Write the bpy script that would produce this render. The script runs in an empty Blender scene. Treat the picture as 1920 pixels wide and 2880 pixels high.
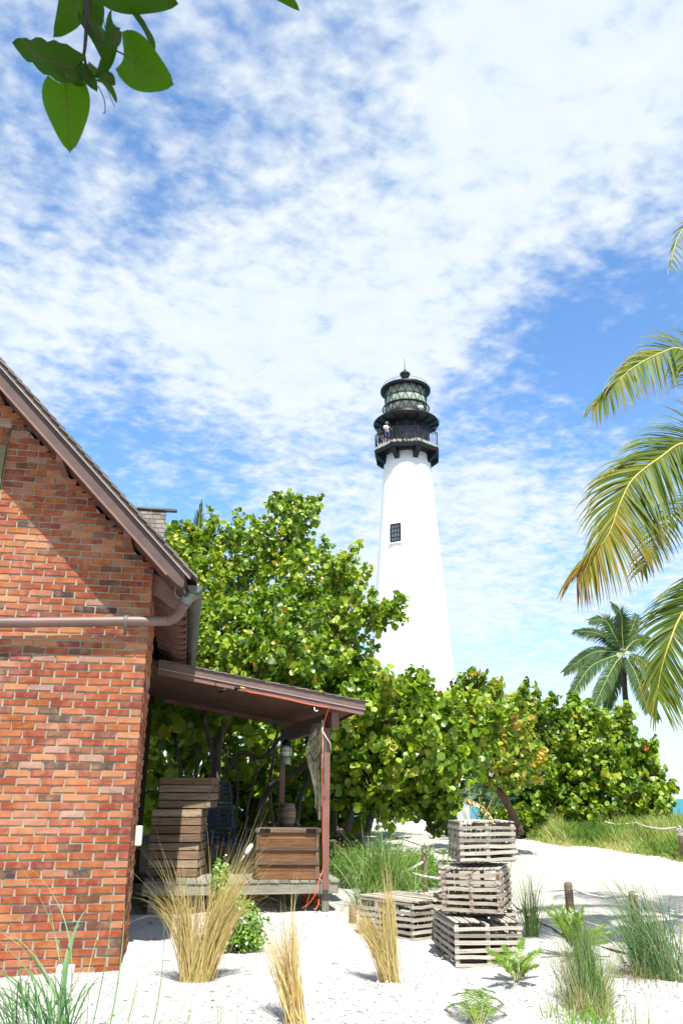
import bpy, math, random
import numpy as np
from mathutils import Vector, Matrix
S = bpy.context.scene
rng = random.Random(7)
nr = np.random.default_rng(7)
# ------------------------------------------------------------------ camera
FPX = 2240.0; PITCH = math.radians(19.68); ROLL = math.radians(.3); EYE = 1.5
_F = np.array([0, math.cos(PITCH), math.sin(PITCH)]); _U0 = np.array([0, -math.sin(PITCH), math.cos(PITCH)])
_R0 = np.array([1., 0, 0])
_R = _R0*math.cos(ROLL)+_U0*math.sin(ROLL); _U = _U0*math.cos(ROLL)-_R0*math.sin(ROLL)
_C = np.array([0, 0, EYE])
cam = bpy.data.cameras.new('camera'); cam.sensor_fit = 'VERTICAL'; cam.sensor_height = 36; cam.sensor_width = 24; cam.lens = 28
cam.clip_start = .05; cam.clip_end = 20000
cam.dof.use_dof = True; cam.dof.focus_distance = 9.5; cam.dof.aperture_fstop = 4.5
co = bpy.data.objects.new('camera', cam); S.collection.objects.link(co)
M = Matrix.Identity(4)
for i in range(3):
    M[i][0] = _R[i]; M[i][1] = _U[i]; M[i][2] = -_F[i]; M[i][3] = _C[i]
co.matrix_world = M
S.camera = co
# ------------------------------------------------------------------ light
SUN_EL = math.radians(60); SUN_AZ = math.radians(13)      # sun behind the camera, a little to the right
SD = Vector((math.sin(SUN_AZ)*math.cos(SUN_EL), -math.cos(SUN_AZ)*math.cos(SUN_EL), math.sin(SUN_EL)))
sl = bpy.data.lights.new('sun', 'SUN'); sl.energy = 5.0; sl.angle = math.radians(.53); sl.color = (1, .95, .87)
so = bpy.data.objects.new('sun', sl); S.collection.objects.link(so)
so.rotation_euler = SD.to_track_quat('Z', 'Y').to_euler()
S.view_settings.view_transform = 'Standard'; S.view_settings.look = 'None'
S.view_settings.exposure = 1.0; S.view_settings.gamma = 1

def ray(x, y): return _F+(x-960)/FPX*_R-(y-1440)/FPX*_U
def at(x, y, Y):
    d = ray(x, y); return _C+d*(Y/d[1])
def sstep(a, b, x):
    t = min(1, max(0, (x-a)/(b-a))); return t*t*(3-2*t)
def gz(x, y):
    z = .45*sstep(14, 27, y)-2.6*sstep(44, 60, y)
    z += .012*math.sin(x*1.7+.6*math.sin(y*1.3))*math.cos(y*1.9) if y < 30 else 0
    return z
def gr(x, y, dz=0):
    d = ray(x, y); z = 0.
    for _ in range(12):
        p = _C+d*((z-EYE)/d[2]); z = gz(p[0], p[1])
    return np.array([p[0], p[1], z+dz])

# ------------------------------------------------------------------ world: Nishita sky + procedural cloud sheet
W = bpy.data.worlds.new('World'); S.world = W; W.use_nodes = True
nt = W.node_tree; nt.nodes.clear()
def N(nt, typ, **kw):
    n = nt.nodes.new(typ)
    for k, v in kw.items():
        if k.startswith('i_'):
            key = k[2:]
            key = int(key) if key.isdigit() else key.replace('_', ' ')
            n.inputs[key].default_value = v
        else: setattr(n, k, v)
    return n
def link(nt, a, b): nt.links.new(a, b)
def mth(nt, op, a, b=None, clamp=False):
    n = nt.nodes.new('ShaderNodeMath'); n.operation = op; n.use_clamp = clamp
    for i, v in enumerate((a, b)):
        if v is None: continue
        if isinstance(v, (int, float)): n.inputs[i].default_value = v
        else: nt.links.new(v, n.inputs[i])
    return n.outputs[0]
sky = N(nt, 'ShaderNodeTexSky', sky_type='NISHITA', sun_disc=False, sun_elevation=SUN_EL,
        sun_rotation=math.radians(180)-SUN_AZ, altitude=0, air_density=1.0, dust_density=.35, ozone_density=2.5)
tc = N(nt, 'ShaderNodeTexCoord')
sep = N(nt, 'ShaderNodeSeparateXYZ'); link(nt, tc.outputs['Generated'], sep.inputs[0])
zz = mth(nt, 'ADD', mth(nt, 'MAXIMUM', sep.outputs[2], 0.0), .10)
cx = mth(nt, 'DIVIDE', sep.outputs[0], zz); cy = mth(nt, 'DIVIDE', sep.outputs[1], zz)
cmb = N(nt, 'ShaderNodeCombineXYZ'); link(nt, cx, cmb.inputs[0]); link(nt, cy, cmb.inputs[1])
mp = N(nt, 'ShaderNodeMapping'); mp.inputs['Rotation'].default_value = (0, 0, math.radians(-28)); mp.inputs['Scale'].default_value = (1, 1.1, 1)
link(nt, cmb.outputs[0], mp.inputs[0])
n1 = N(nt, 'ShaderNodeTexNoise', i_Scale=1.6, i_Detail=8.0, i_Roughness=.55, i_Distortion=.25); link(nt, mp.outputs[0], n1.inputs['Vector'])
n2 = N(nt, 'ShaderNodeTexNoise', i_Scale=13.0, i_Detail=5.0, i_Roughness=.54, i_Distortion=.15); link(nt, mp.outputs[0], n2.inputs['Vector'])
n3 = N(nt, 'ShaderNodeTexNoise', i_Scale=34.0, i_Detail=4.0, i_Roughness=.5, i_Distortion=.1); link(nt, mp.outputs[0], n3.inputs['Vector'])
def blob(px, py, rad, amp):
    d = ray(px, py); d = d/np.linalg.norm(d)
    v = N(nt, 'ShaderNodeVectorMath', operation='DOT_PRODUCT'); v.inputs[1].default_value = tuple(d)
    link(nt, tc.outputs['Generated'], v.inputs[0])
    m = N(nt, 'ShaderNodeMapRange', interpolation_type='SMOOTHERSTEP'); m.inputs['From Min'].default_value = math.cos(math.radians(rad)); m.inputs['From Max'].default_value = 1.0
    m.inputs['To Min'].default_value = 0; m.inputs['To Max'].default_value = amp
    link(nt, v.outputs['Value'], m.inputs['Value']); return m.outputs[0]
cov = mth(nt, 'ADD', mth(nt, 'MULTIPLY', mth(nt, 'SUBTRACT', n1.outputs[0], .5), 1.25), mth(nt, 'MULTIPLY', mth(nt, 'SUBTRACT', n2.outputs[0], .5), 1.5))
cov = mth(nt, 'ADD', cov, mth(nt, 'MULTIPLY', mth(nt, 'SUBTRACT', n3.outputs[0], .5), .8))
cov = mth(nt, 'ADD', cov, .54)
BL = [(1880, 800, 12, -.28), (1680, 930, 10, -.24), (1520, 1080, 9, -.22), (1850, 1050, 11, -.30), (1330, 1020, 7, -.15), (1350, 1330, 8, -.20), (1700, 1400, 8, -.25),
      (1000, 1240, 7, -.22), (430, 1260, 10, -.40), (760, 1400, 10, -.22), (250, 1160, 7, -.30), (1330, 1700, 8, -.1),
      (60, 280, 14, -.24), (330, 430, 10, -.22), (800, 220, 12, -.26), (480, 700, 7, -.2), (1000, 60, 9, -.15),
      (850, 640, 22, .24), (1300, 450, 18, .2), (300, 900, 14, .3), (1750, 250, 16, .3), (700, 1000, 9, .2), (900, 1170, 5, .2),
      (1480, 1620, 11, .25), (1750, 2150, 14, .15), (1500, 1900, 9, -.15), (1640, 1720, 6, -.15), (1250, 1560, 8, .35), (1560, 1300, 7, .35), (1150, 880, 7, .2), (1000, 1500, 7, .3), (1900, 1850, 8, -.1)]
for b in BL: cov = mth(nt, 'ADD', cov, blob(*b))
ms = N(nt, 'ShaderNodeMapRange', interpolation_type='SMOOTHSTEP'); link(nt, cov, ms.inputs['Value'])
ms.inputs['From Min'].default_value = -.12; ms.inputs['From Max'].default_value = 1.0; ms.inputs['To Max'].default_value = .94
skc = N(nt, 'ShaderNodeMix', data_type='RGBA', blend_type='MULTIPLY'); skc.inputs['Factor'].default_value = 1
link(nt, sky.outputs[0], skc.inputs['A']); skc.inputs['B'].default_value = (.098, .126, .145, 1)
cw = N(nt, 'ShaderNodeValToRGB'); link(nt, n2.outputs[0], cw.inputs[0])
cw.color_ramp.elements[0].position = .3; cw.color_ramp.elements[0].color = (.42, .48, .525, 1)
cw.color_ramp.elements[1].position = .7; cw.color_ramp.elements[1].color = (.485, .515, .53, 1)
mx = N(nt, 'ShaderNodeMix', data_type='RGBA'); link(nt, ms.outputs[0], mx.inputs['Factor']); link(nt, skc.outputs['Result'], mx.inputs['A']); link(nt, cw.outputs[0], mx.inputs['B'])
bg = N(nt, 'ShaderNodeBackground'); link(nt, mx.outputs['Result'], bg.inputs[0]); bg.inputs[1].default_value = 1
wo = N(nt, 'ShaderNodeOutputWorld'); link(nt, bg.outputs[0], wo.inputs[0])

# ------------------------------------------------------------------ helpers
COL = S.collection
def setp(o, label=None, cat=None, group=None, kind=None):
    if label: o['label'] = label
    if cat: o['category'] = cat
    if group: o['group'] = group
    if kind: o['kind'] = kind
    return o
def thing(name, label, cat, loc=(0, 0, 0), rz=0, group=None, rot=None, kind=None):
    o = bpy.data.objects.new(name, None); COL.objects.link(o)
    o.location = tuple(float(v) for v in loc); o.rotation_euler = rot if rot else (0, 0, rz)
    o.empty_display_size = .2
    m = Matrix.LocRotScale(o.location, o.rotation_euler, None);
    MW[o.name] = m
    return setp(o, label, cat, group, kind)
MW = {}
def nrm(v):
    v = np.array(v, float); l = np.linalg.norm(v); return v/l if l > 1e-9 else v
class MB:
    def __init__(s): s.v = []; s.f = []; s.r = []; s.uv = []; s.mi = []; s.sm = []
    def poly(s, pts, r=None, uvs=None, mi=0, smooth=False):
        r = rng.random() if r is None else r
        b = len(s.v); s.v += [tuple(map(float, p)) for p in pts]; s.r += [r]*len(pts)
        s.f.append(tuple(range(b, b+len(pts)))); s.mi.append(mi); s.sm.append(smooth)
        s.uv += uvs if uvs else [(p[0]+p[1]*.3, p[2]+p[1]) for p in pts]
    def hexa(s, p, r=None, mi=0, jit=0):
        """p: 8 corners, bottom 4 ccw then top 4"""
        r = rng.random() if r is None else r
        p = [np.array(q, float)+(nr.normal(0, jit, 3) if jit else 0) for q in p]
        ax = [np.linalg.norm(p[1]-p[0]), np.linalg.norm(p[3]-p[0]), np.linalg.norm(p[4]-p[0])]
        o = rng.random()*30
        cs = [(0, 0, 0), (1, 0, 0), (1, 1, 0), (0, 1, 0), (0, 0, 1), (1, 0, 1), (1, 1, 1), (0, 1, 1)]
        L = int(np.argmax(ax)); oth = [i for i in range(3) if i != L]
        uv = [(o+c[L]*ax[L], o+c[oth[0]]*ax[oth[0]]+c[oth[1]]*ax[oth[1]]) for c in cs]
        b = len(s.v); s.v += [tuple(q) for q in p]; s.r += [r]*8
        for q in ((0, 3, 2, 1), (4, 5, 6, 7), (0, 1, 5, 4), (1, 2, 6, 5), (2, 3, 7, 6), (3, 0, 4, 7)):
            s.f.append(tuple(b+i for i in q)); s.mi.append(mi); s.sm.append(False); s.uv += [uv[i] for i in q]
    def box(s, c, d, rz=0, r=None, mi=0, jit=0, R=None):
        c = np.array(c, float); h = np.array(d, float)/2
        if R is None:
            ca, sa = math.cos(rz), math.sin(rz); R = np.array([[ca, -sa, 0], [sa, ca, 0], [0, 0, 1]])
        P = [c+R@(h*np.array(k)) for k in ((-1, -1, -1), (1, -1, -1), (1, 1, -1), (-1, 1, -1), (-1, -1, 1), (1, -1, 1), (1, 1, 1), (-1, 1, 1))]
        s.hexa(P, r, mi, jit)
    def bar(s, a, b, w, h, r=None, mi=0, up=(0, 0, 1)):
        a = np.array(a, float); b = np.array(b, float); d = nrm(b-a); x = np.cross(d, up)
        x = nrm(x) if np.linalg.norm(x) > 1e-4 else np.array([1., 0, 0]); u = np.cross(x, d)
        x = x*w/2; u = u*h/2
        s.hexa([a-x-u, a+x-u, b+x-u, b-x-u, a-x+u, a+x+u, b+x+u, b-x+u], r, mi)
    def tube(s, pts, rad, n=8, r=None, mi=0, cap=True, smooth=True):
        r = rng.random() if r is None else r
        pts = [np.array(p, float) for p in pts]
        if not hasattr(rad, '__len__'): rad = [rad]*len(pts)
        b = len(s.v); prev = None; ln = 0; o = rng.random()*20; lens = []
        for i, p in enumerate(pts):
            d = nrm(pts[min(i+1, len(pts)-1)]-pts[max(i-1, 0)])
            if prev is None:
                x = np.cross(d, (0, 0, 1)) if abs(d[2]) < .9 else np.cross(d, (1, 0, 0))
            else: x = prev-d*prev.dot(d)
            x = nrm(x); prev = x; y = np.cross(d, x)
            if i: ln += np.linalg.norm(p-pts[i-1])
            lens.append(ln)
            for k in range(n):
                t = 2*math.pi*k/n; s.v.append(tuple(p+(x*math.cos(t)+y*math.sin(t))*rad[i])); s.r.append(r)
        for i in range(len(pts)-1):
            for k in range(n):
                k2 = (k+1) % n
                s.f.append((b+i*n+k, b+i*n+k2, b+(i+1)*n+k2, b+(i+1)*n+k)); s.mi.append(mi); s.sm.append(smooth)
                w = 6.28*rad[i]
                s.uv += [(o+lens[i], w*k/n), (o+lens[i], w*(k+1)/n), (o+lens[i+1], w*(k+1)/n), (o+lens[i+1], w*k/n)]
        if cap:
            for ring, rev in ((0, True), (len(pts)-1, False)):
                q = [b+ring*n+k for k in range(n)]
                if rev: q = q[::-1]
                s.f.append(tuple(q)); s.mi.append(mi); s.sm.append(False); s.uv += [(0, 0)]*n
    def lathe(s, prof, c, n=24, r=.5, mi=0, smooth=True, a0=0, sx=1, sy=1):
        b = len(s.v)
        for (rr, z) in prof:
            for k in range(n):
                t = a0+2*math.pi*k/n; s.v.append((c[0]+rr*sx*math.cos(t), c[1]+rr*sy*math.sin(t), c[2]+z)); s.r.append(r)
        for i in range(len(prof)-1):
            for k in range(n):
                k2 = (k+1) % n
                s.f.append((b+i*n+k, b+i*n+k2, b+(i+1)*n+k2, b+(i+1)*n+k)); s.mi.append(mi); s.sm.append(smooth)
                s.uv += [(6.28*prof[i][0]*k/n, prof[i][1]), (6.28*prof[i][0]*(k+1)/n, prof[i][1]), (6.28*prof[i][0]*(k+1)/n, prof[i+1][1]), (6.28*prof[i][0]*k/n, prof[i+1][1])]
        for i, rev in ((0, True), (len(prof)-1, False)):
            if prof[i][0] > 1e-4:
                q = [b+i*n+k for k in range(n)]
                if rev: q = q[::-1]
                s.f.append(tuple(q)); s.mi.append(mi); s.sm.append(False); s.uv += [(0, 0)]*n
    def blade(s, pts, w, side, r=None, mi=0, r1=None):
        r = rng.random() if r is None else r
        r1 = r if r1 is None else r1
        b = len(s.v); n = len(pts)
        for i, p in enumerate(pts):
            t = i/(n-1); ww = w*(1-t**1.6)*(.65+.35*min(1, t*6)) + w*.04
            s.v.append(tuple(p-side*ww/2)); s.v.append(tuple(p+side*ww/2)); s.r += [r+(r1-r)*t**3]*2
        for i in range(n-1):
            s.f.append((b+2*i, b+2*i+1, b+2*i+3, b+2*i+2)); s.mi.append(mi); s.sm.append(True)
            t0, t1 = i/(n-1), (i+1)/(n-1); s.uv += [(0, t0), (1, t0), (1, t1), (0, t1)]
    def build(s, name, mat, parent=None, world=False, bevel=0):
        me = bpy.data.meshes.new(name)
        vs = s.v
        if parent is not None and world:
            mi = MW[parent.name].inverted(); mm = np.array(mi)
            a = np.array(vs); a = a@mm[:3, :3].T+mm[:3, 3]; vs = a.tolist()
        me.from_pydata(vs, [], s.f); me.update()
        at_ = me.attributes.new('rnd', 'FLOAT', 'POINT'); at_.data.foreach_set('value', np.array(s.r, np.float32))
        uvl = me.uv_layers.new(name='UVMap'); uvl.data.foreach_set('uv', np.array(s.uv, np.float32).ravel())
        mats = mat if isinstance(mat, (list, tuple)) else [mat]
        for m in mats: me.materials.append(m)
        me.polygons.foreach_set('material_index', np.array(s.mi, np.int32))
        me.polygons.foreach_set('use_smooth', np.array(s.sm, bool))
        o = bpy.data.objects.new(name, me); COL.objects.link(o)
        if parent is not None: o.parent = parent
        if bevel:
            bm = o.modifiers.new('bevel', 'BEVEL'); bm.width = bevel; bm.segments = 2 if bevel > .003 else 1; bm.limit_method = 'ANGLE'
        return o

def leafmesh(name, Cn, Nm, Tg, Rd, rnd, mat, parent, cup=.18):
    """folded round leaves: centre, normal, tangent (midrib), radius"""
    n = len(Cn); Bt = np.cross(Nm, Tg); Bt /= np.linalg.norm(Bt, axis=1)[:, None]+1e-9; Tg = np.cross(Bt, Nm)
    prof = [(-1, 0, 0), (1, 0, 0), (.62, .8, 1), (-.05, 1.05, 1), (-.72, .72, 1), (-.62, -.8+0, 1), (-.05, -1.05, 1), (.62, -.8, 1)]
    prof[5] = (-.72, -.72, 1)
    V = np.zeros((n, 8, 3), np.float32)
    for k, (u, w, c) in enumerate(prof):
        V[:, k] = Cn+(Tg*u+Bt*w)*Rd[:, None]+Nm*(cup*c*Rd)[:, None]
    V = V.reshape(-1, 3)
    if parent is not None:
        mm = np.array(MW[parent.name].inverted()); V = V@mm[:3, :3].T.astype(np.float32)+mm[:3, 3].astype(np.float32)
    me = bpy.data.meshes.new(name)
    me.vertices.add(n*8); me.vertices.foreach_set('co', V.ravel())
    me.loops.add(n*10); me.polygons.add(n*2)
    base = (np.arange(n)*8)[:, None]
    idx = np.array([0, 1, 2, 3, 4, 1, 0, 5, 6, 7])[None, :]+base
    me.loops.foreach_set('vertex_index', idx.ravel().astype(np.int32))
    me.polygons.foreach_set('loop_start', (np.arange(n*2)*5).astype(np.int32))
    me.polygons.foreach_set('loop_total', np.full(n*2, 5, np.int32))
    me.update(calc_edges=True); me.validate()
    a = me.attributes.new('rnd', 'FLOAT', 'POINT'); a.data.foreach_set('value', np.repeat(rnd, 8).astype(np.float32))
    me.materials.append(mat)
    o = bpy.data.objects.new(name, me); COL.objects.link(o)
    if parent is not None: o.parent = parent
    return o

def copy_tree(o, parent=None):
    c = o.copy(); COL.objects.link(c)
    if parent is not None: c.parent = parent
    for ch in list(o.children): copy_tree(ch, c)
    return c

# ------------------------------------------------------------------ materials
def rgb(h):
    h = h.lstrip('#'); o = []
    for i in (0, 2, 4):
        c = int(h[i:i+2], 16)/255; o.append(c/12.92 if c < .04045 else ((c+.055)/1.055)**2.4)
    return (*o, 1)
def newmat(name):
    m = bpy.data.materials.new(name); m.use_nodes = True; t = m.node_tree; t.nodes.clear()
    out = N(t, 'ShaderNodeOutputMaterial'); b = N(t, 'ShaderNodeBsdfPrincipled'); link(t, b.outputs[0], out.inputs[0])
    return m, t, b, out
def ramp(t, src, stops, interp='LINEAR'):
    n = N(t, 'ShaderNodeValToRGB'); cr = n.color_ramp; cr.interpolation = interp
    while len(cr.elements) > 1: cr.elements.remove(cr.elements[-1])
    cr.elements[0].position = stops[0][0]; cr.elements[0].color = stops[0][1]
    for p, c in stops[1:]:
        e = cr.elements.new(p); e.color = c
    link(t, src, n.inputs[0]); return n.outputs[0]
def rndattr(t): return N(t, 'ShaderNodeAttribute', attribute_name='rnd').outputs['Fac']
def mixc(t, f, a, b, mode='MIX'):
    n = N(t, 'ShaderNodeMix', data_type='RGBA', blend_type=mode)
    for k, v in (('Factor', f), ('A', a), ('B', b)):
        if isinstance(v, (int, float, tuple)): n.inputs[k].default_value = v
        else: link(t, v, n.inputs[k])
    return n.outputs['Result']
def noise(t, vec, scale, detail=5, rough=.55, dist=0):
    n = N(t, 'ShaderNodeTexNoise', i_Scale=scale, i_Detail=detail, i_Roughness=rough, i_Distortion=dist)
    if vec is not None: link(t, vec, n.inputs['Vector'])
    return n.outputs[0]
def objco(t): return N(t, 'ShaderNodeTexCoord').outputs['Object']
def bump(t, b, h, strength=.4, dist=.01):
    n = N(t, 'ShaderNodeBump'); n.inputs['Strength'].default_value = strength; n.inputs['Distance'].default_value = dist
    link(t, h, n.inputs['Height']); link(t, n.outputs[0], b.inputs['Normal'])
def simple(name, c, rough=.6, metal=0, var=.25, scale=6, bmp=.15, c2=None, spec=.5):
    m, t, b, o = newmat(name); co_ = objco(t); nz = noise(t, co_, scale, 6)
    c2 = c2 or tuple(x*(1-var) for x in c[:3])+(1,)
    f = ramp(t, nz, [(.35, (0, 0, 0, 1)), (.65, (1, 1, 1, 1))])
    link(t, mixc(t, f, c, c2), b.inputs['Base Color']); b.inputs['Roughness'].default_value = rough; b.inputs['Metallic'].default_value = metal
    b.inputs['Specular IOR Level'].default_value = spec
    if bmp: bump(t, b, noise(t, co_, scale*6, 5), bmp, .004)
    return m
def wood(name, stops, rough=.8, grain=.8, gs=60, stain=None, bmp=.5):
    """weathered board; grain runs along u of the box UVs; per-board tone from attribute"""
    m, t, b, o = newmat(name); uv = N(t, 'ShaderNodeTexCoord').outputs['UV']
    mp = N(t, 'ShaderNodeMapping'); mp.inputs['Scale'].default_value = (2.2, gs, 1); link(t, uv, mp.inputs[0])
    g = noise(t, mp.outputs[0], 1.0, 6, .65, .6)
    mp2 = N(t, 'ShaderNodeMapping'); mp2.inputs['Scale'].default_value = (3, 9, 1); link(t, uv, mp2.inputs[0])
    g2 = noise(t, mp2.outputs[0], 1.3, 4)
    base = ramp(t, rndattr(t), stops)
    dark = mixc(t, 1, base, (.45, .42, .38, 1), 'MULTIPLY')
    f = ramp(t, g, [(.38, (1, 1, 1, 1)), (.62, (0, 0, 0, 1))]); f = mth(t, 'MULTIPLY', f, grain)
    c = mixc(t, f, base, dark)
    f2 = mth(t, 'MULTIPLY', ramp(t, g2, [(.45, (0, 0, 0, 1)), (.7, (1, 1, 1, 1))]), .45)
    c = mixc(t, f2, c, mixc(t, 1, base, (.6, .55, .5, 1), 'MULTIPLY'))
    if stain:
        g3 = noise(t, mp2.outputs[0], 2.2, 5, .6); f3 = ramp(t, g3, [(.60, (0, 0, 0, 1)), (.68, (1, 1, 1, 1))])
        c = mixc(t, mth(t, 'MULTIPLY', f3, .75), c, stain)
    link(t, c, b.inputs['Base Color']); b.inputs['Roughness'].default_value = rough; b.inputs['Specular IOR Level'].default_value = .25
    bump(t, b, g, bmp, .004); return m
def leafmat(name, stops, trans=.35, rough=.38, spec=.5):
    m, t, b, o = newmat(name); r = rndattr(t); c = ramp(t, r, stops)
    nz = noise(t, objco(t), 3.5, 4); c = mixc(t, mth(t, 'MULTIPLY', nz, .5), c, mixc(t, 1, c, (.55, .75, .5, 1), 'MULTIPLY'))
    link(t, c, b.inputs['Base Color']); b.inputs['Roughness'].default_value = rough; b.inputs['Specular IOR Level'].default_value = spec
    tr = N(t, 'ShaderNodeBsdfTranslucent'); link(t, mixc(t, 1, c, (1.25, 1.2, .5, 1), 'MULTIPLY'), tr.inputs[0])
    ms_ = N(t, 'ShaderNodeMixShader'); ms_.inputs[0].default_value = trans
    link(t, b.outputs[0], ms_.inputs[1]); link(t, tr.outputs[0], ms_.inputs[2]); link(t, ms_.outputs[0], o.inputs[0])
    return m

def brickmat():
    m, t, b, o = newmat('brick'); r = rndattr(t); co_ = objco(t)
    st = [(0, rgb('#aa5838')), (.10, rgb('#bc6c48')), (.2, rgb('#9c4a34')), (.30, rgb('#c48660')), (.40, rgb('#b0603e')), (.50, rgb('#90483e')),
          (.58, rgb('#bc8068')), (.66, rgb('#76503f')), (.72, rgb('#b06636')), (.82, rgb('#a25038')), (.90, rgb('#504646')), (.94, rgb('#b89488')), (.98, rgb('#885a50'))]
    hs_ = N(t, 'ShaderNodeHueSaturation', i_Saturation=1.0); link(t, ramp(t, r, st, 'CONSTANT'), hs_.inputs['Color']); base = mixc(t, 1, hs_.outputs[0], (.66, .64, .57, 1), 'MULTIPLY')
    n1_ = noise(t, co_, 9, 5, .6, .4); n2_ = noise(t, co_, 60, 4, .7)
    c = mixc(t, mth(t, 'MULTIPLY', ramp(t, n1_, [(.45, (0, 0, 0, 1)), (.62, (1, 1, 1, 1))]), .38), base, rgb('#a8795a'))
    c = mixc(t, mth(t, 'MULTIPLY', ramp(t, n1_, [(.3, (1, 1, 1, 1)), (.45, (0, 0, 0, 1))]), .4), c, rgb('#6e3a30'))
    c = mixc(t, mth(t, 'MULTIPLY', ramp(t, n2_, [(.6, (0, 0, 0, 1)), (.72, (1, 1, 1, 1))]), .35), c, rgb('#4a2a22'))
    n4_ = noise(t, co_, 1.1, 5, .6, .5)
    c = mixc(t, mth(t, 'MULTIPLY', ramp(t, n4_, [(.42, (1, 1, 1, 1)), (.56, (0, 0, 0, 1))]), .38), c, mixc(t, 1, c, (.55, .5, .5, 1), 'MULTIPLY'))
    c = mixc(t, mth(t, 'MULTIPLY', mth(t, 'MULTIPLY', ramp(t, n4_, [(.50, (0, 0, 0, 1)), (.66, (1, 1, 1, 1))]), n1_), .30), c, rgb('#a8907c'))
    link(t, c, b.inputs['Base Color']); b.inputs['Roughness'].default_value = .85; b.inputs['Specular IOR Level'].default_value = .25
    bump(t, b, mth(t, 'ADD', mth(t, 'MULTIPLY', n2_, .6), n1_), .8, .007)
    return m
MT = {}
MT['brick'] = brickmat()
MT['mortar'] = simple('mortar', rgb('#9c9584'), .95, var=.2, scale=40, bmp=.6)
MT['brown'] = simple('brown_paint', rgb('#7c594f'), .6, var=.32, scale=3.5, bmp=.35)
MT['brown2'] = simple('brown_paint_dark', rgb('#4f3a35'), .65, var=.4, scale=3.5, bmp=.35)
MT['brown_line'] = simple('metal_drip_edge', rgb('#a09a94'), .45, var=.2, scale=9, bmp=0)
MT['shake'] = wood('roof_shake', [(0, rgb('#6b6761')), (.5, rgb('#827d76')), (1, rgb('#5c5853'))], gs=40)
MT['copper'] = simple('weathered_copper', rgb('#5f4d46'), .5, metal=.35, scale=4, bmp=.1, c2=rgb('#50665e'))
MT['copper_pipe'] = simple('dull_copper_pipe', rgb('#775d55'), .5, metal=.3, scale=3, bmp=.1, c2=rgb('#655650'))
MT['verdigris'] = simple('verdigris', rgb('#5d8079'), .6, metal=.2, scale=9, c2=rgb('#6e5a52'))
MT['grey_wood'] = wood('weathered_grey_wood', [(0, rgb('#9f998d')), (.35, rgb('#b6b0a3')), (.7, rgb('#c6c0b3')), (1, rgb('#8d877c'))], grain=.75, gs=70, stain=rgb('#6f6a5c'))
MT['rust_wood'] = wood('weathered_rusty_wood', [(0, rgb('#b0a89a')), (.5, rgb('#c6beb0')), (1, rgb('#a0998c'))], grain=.6, gs=70)
MT['deck'] = wood('deck_wood', [(0, rgb('#858578')), (.5, rgb('#9a9a8c')), (1, rgb('#737266'))], gs=50)
MT['pallet'] = wood('crate_wood', [(0, rgb('#765c46')), (.4, rgb('#967e66')), (.7, rgb('#a8947e')), (1, rgb('#5c4535'))], gs=55, stain=rgb('#3a2a20'))
MT['chest'] = wood('chest_wood', [(0, rgb('#7c5a3c')), (.5, rgb('#8a6646')), (1, rgb('#6e4e36'))], gs=45, stain=rgb('#7a5a40'))
MT['chest_trim'] = wood('chest_trim_wood', [(0, rgb('#5f4a3e')), (1, rgb('#7a6658'))], gs=60)
MT['black'] = simple('black_metal', (.006, .007, .009, 1), .45, var=.3, scale=3, bmp=.05, spec=.25)
MT['blue'] = simple('blue_paint', rgb('#1c2d45'), .5, var=.2)
MT['orange'] = simple('orange_rubber', rgb('#d9502c'), .5, var=.15, bmp=0)
MT['white'] = simple('white_paint', (.78, .78, .76, 1), .6, var=.06, scale=2, bmp=.1)
MT['glass'] = simple('pale_glass', rgb('#c8d2cc'), .08, var=.15, scale=3, bmp=0)
MT['rope'] = simple('white_rope', rgb('#d8d5cc'), .9, var=.25, scale=60, bmp=.8)
MT['post'] = wood('fence_post_wood', [(0, rgb('#8a7a64')), (1, rgb('#7b6c5a'))], gs=45)
MT['bark'] = simple('grey_bark', rgb('#5e554a'), .9, var=.45, scale=7, bmp=.8)
MT['bark_dark'] = simple('dark_bark', rgb('#2f2b27'), .9, var=.45, scale=7, bmp=.8)
MT['bark_warm'] = simple('brown_bark', rgb('#5c473a'), .9, var=.4, scale=7, bmp=.8)
MT['stone'] = simple('grey_stone', rgb('#b0aba3'), .9, var=.3, scale=5, bmp=.8)
MT['pvc'] = simple('grey_plastic', rgb('#c8c8bc'), .5, var=.06, bmp=0)
MT['grape'] = leafmat('sea_grape_leaf', [(0, (.03, .08, .006, 1)), (.25, (.10, .195, .010, 1)), (.5, (.20, .315, .02, 1)), (.75, (.35, .44, .035, 1)), (.9, (.48, .52, .09, 1)), (.965, (.48, .38, .05, 1)), (.99, (.46, .14, .03, 1))])
MT['grape_autumn'] = leafmat('turning_sea_grape_leaf', [(0, (.05, .11, .010, 1)), (.3, (.14, .25, .02, 1)), (.62, (.30, .38, .035, 1)), (.80, (.48, .42, .07, 1)), (.92, (.60, .34, .08, 1)), (1, (.5, .2, .05, 1))])
MT['grape_near'] = leafmat('shaded_sea_grape_leaf', [(0, (.020, .062, .002, 1)), (1, (.065, .175, .004, 1))], trans=.6, rough=.55, spec=.2)  # darker copy of the leaf green, with the branch's shade in its colour
MT['vein'] = simple('leaf_vein', (.10, .02, .01, 1), .6, bmp=0)
MT['palm'] = leafmat('palm_leaflet', [(0, (.012, .03, .003, 1)), (.4, (.055, .095, .005, 1)), (.68, (.14, .175, .010, 1)), (.86, (.26, .17, .012, 1)), (1, (.13, .055, .018, 1))], trans=.25, rough=.55, spec=.22)
MT['palm_far'] = leafmat('distant_palm_leaflet', [(0, (.018, .045, .012, 1)), (.5, (.04, .085, .02, 1)), (1, (.13, .17, .03, 1))], trans=.15, rough=.6, spec=.2)
MT['rachis'] = simple('palm_rachis', rgb('#b0a040'), .5, bmp=0)
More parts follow.
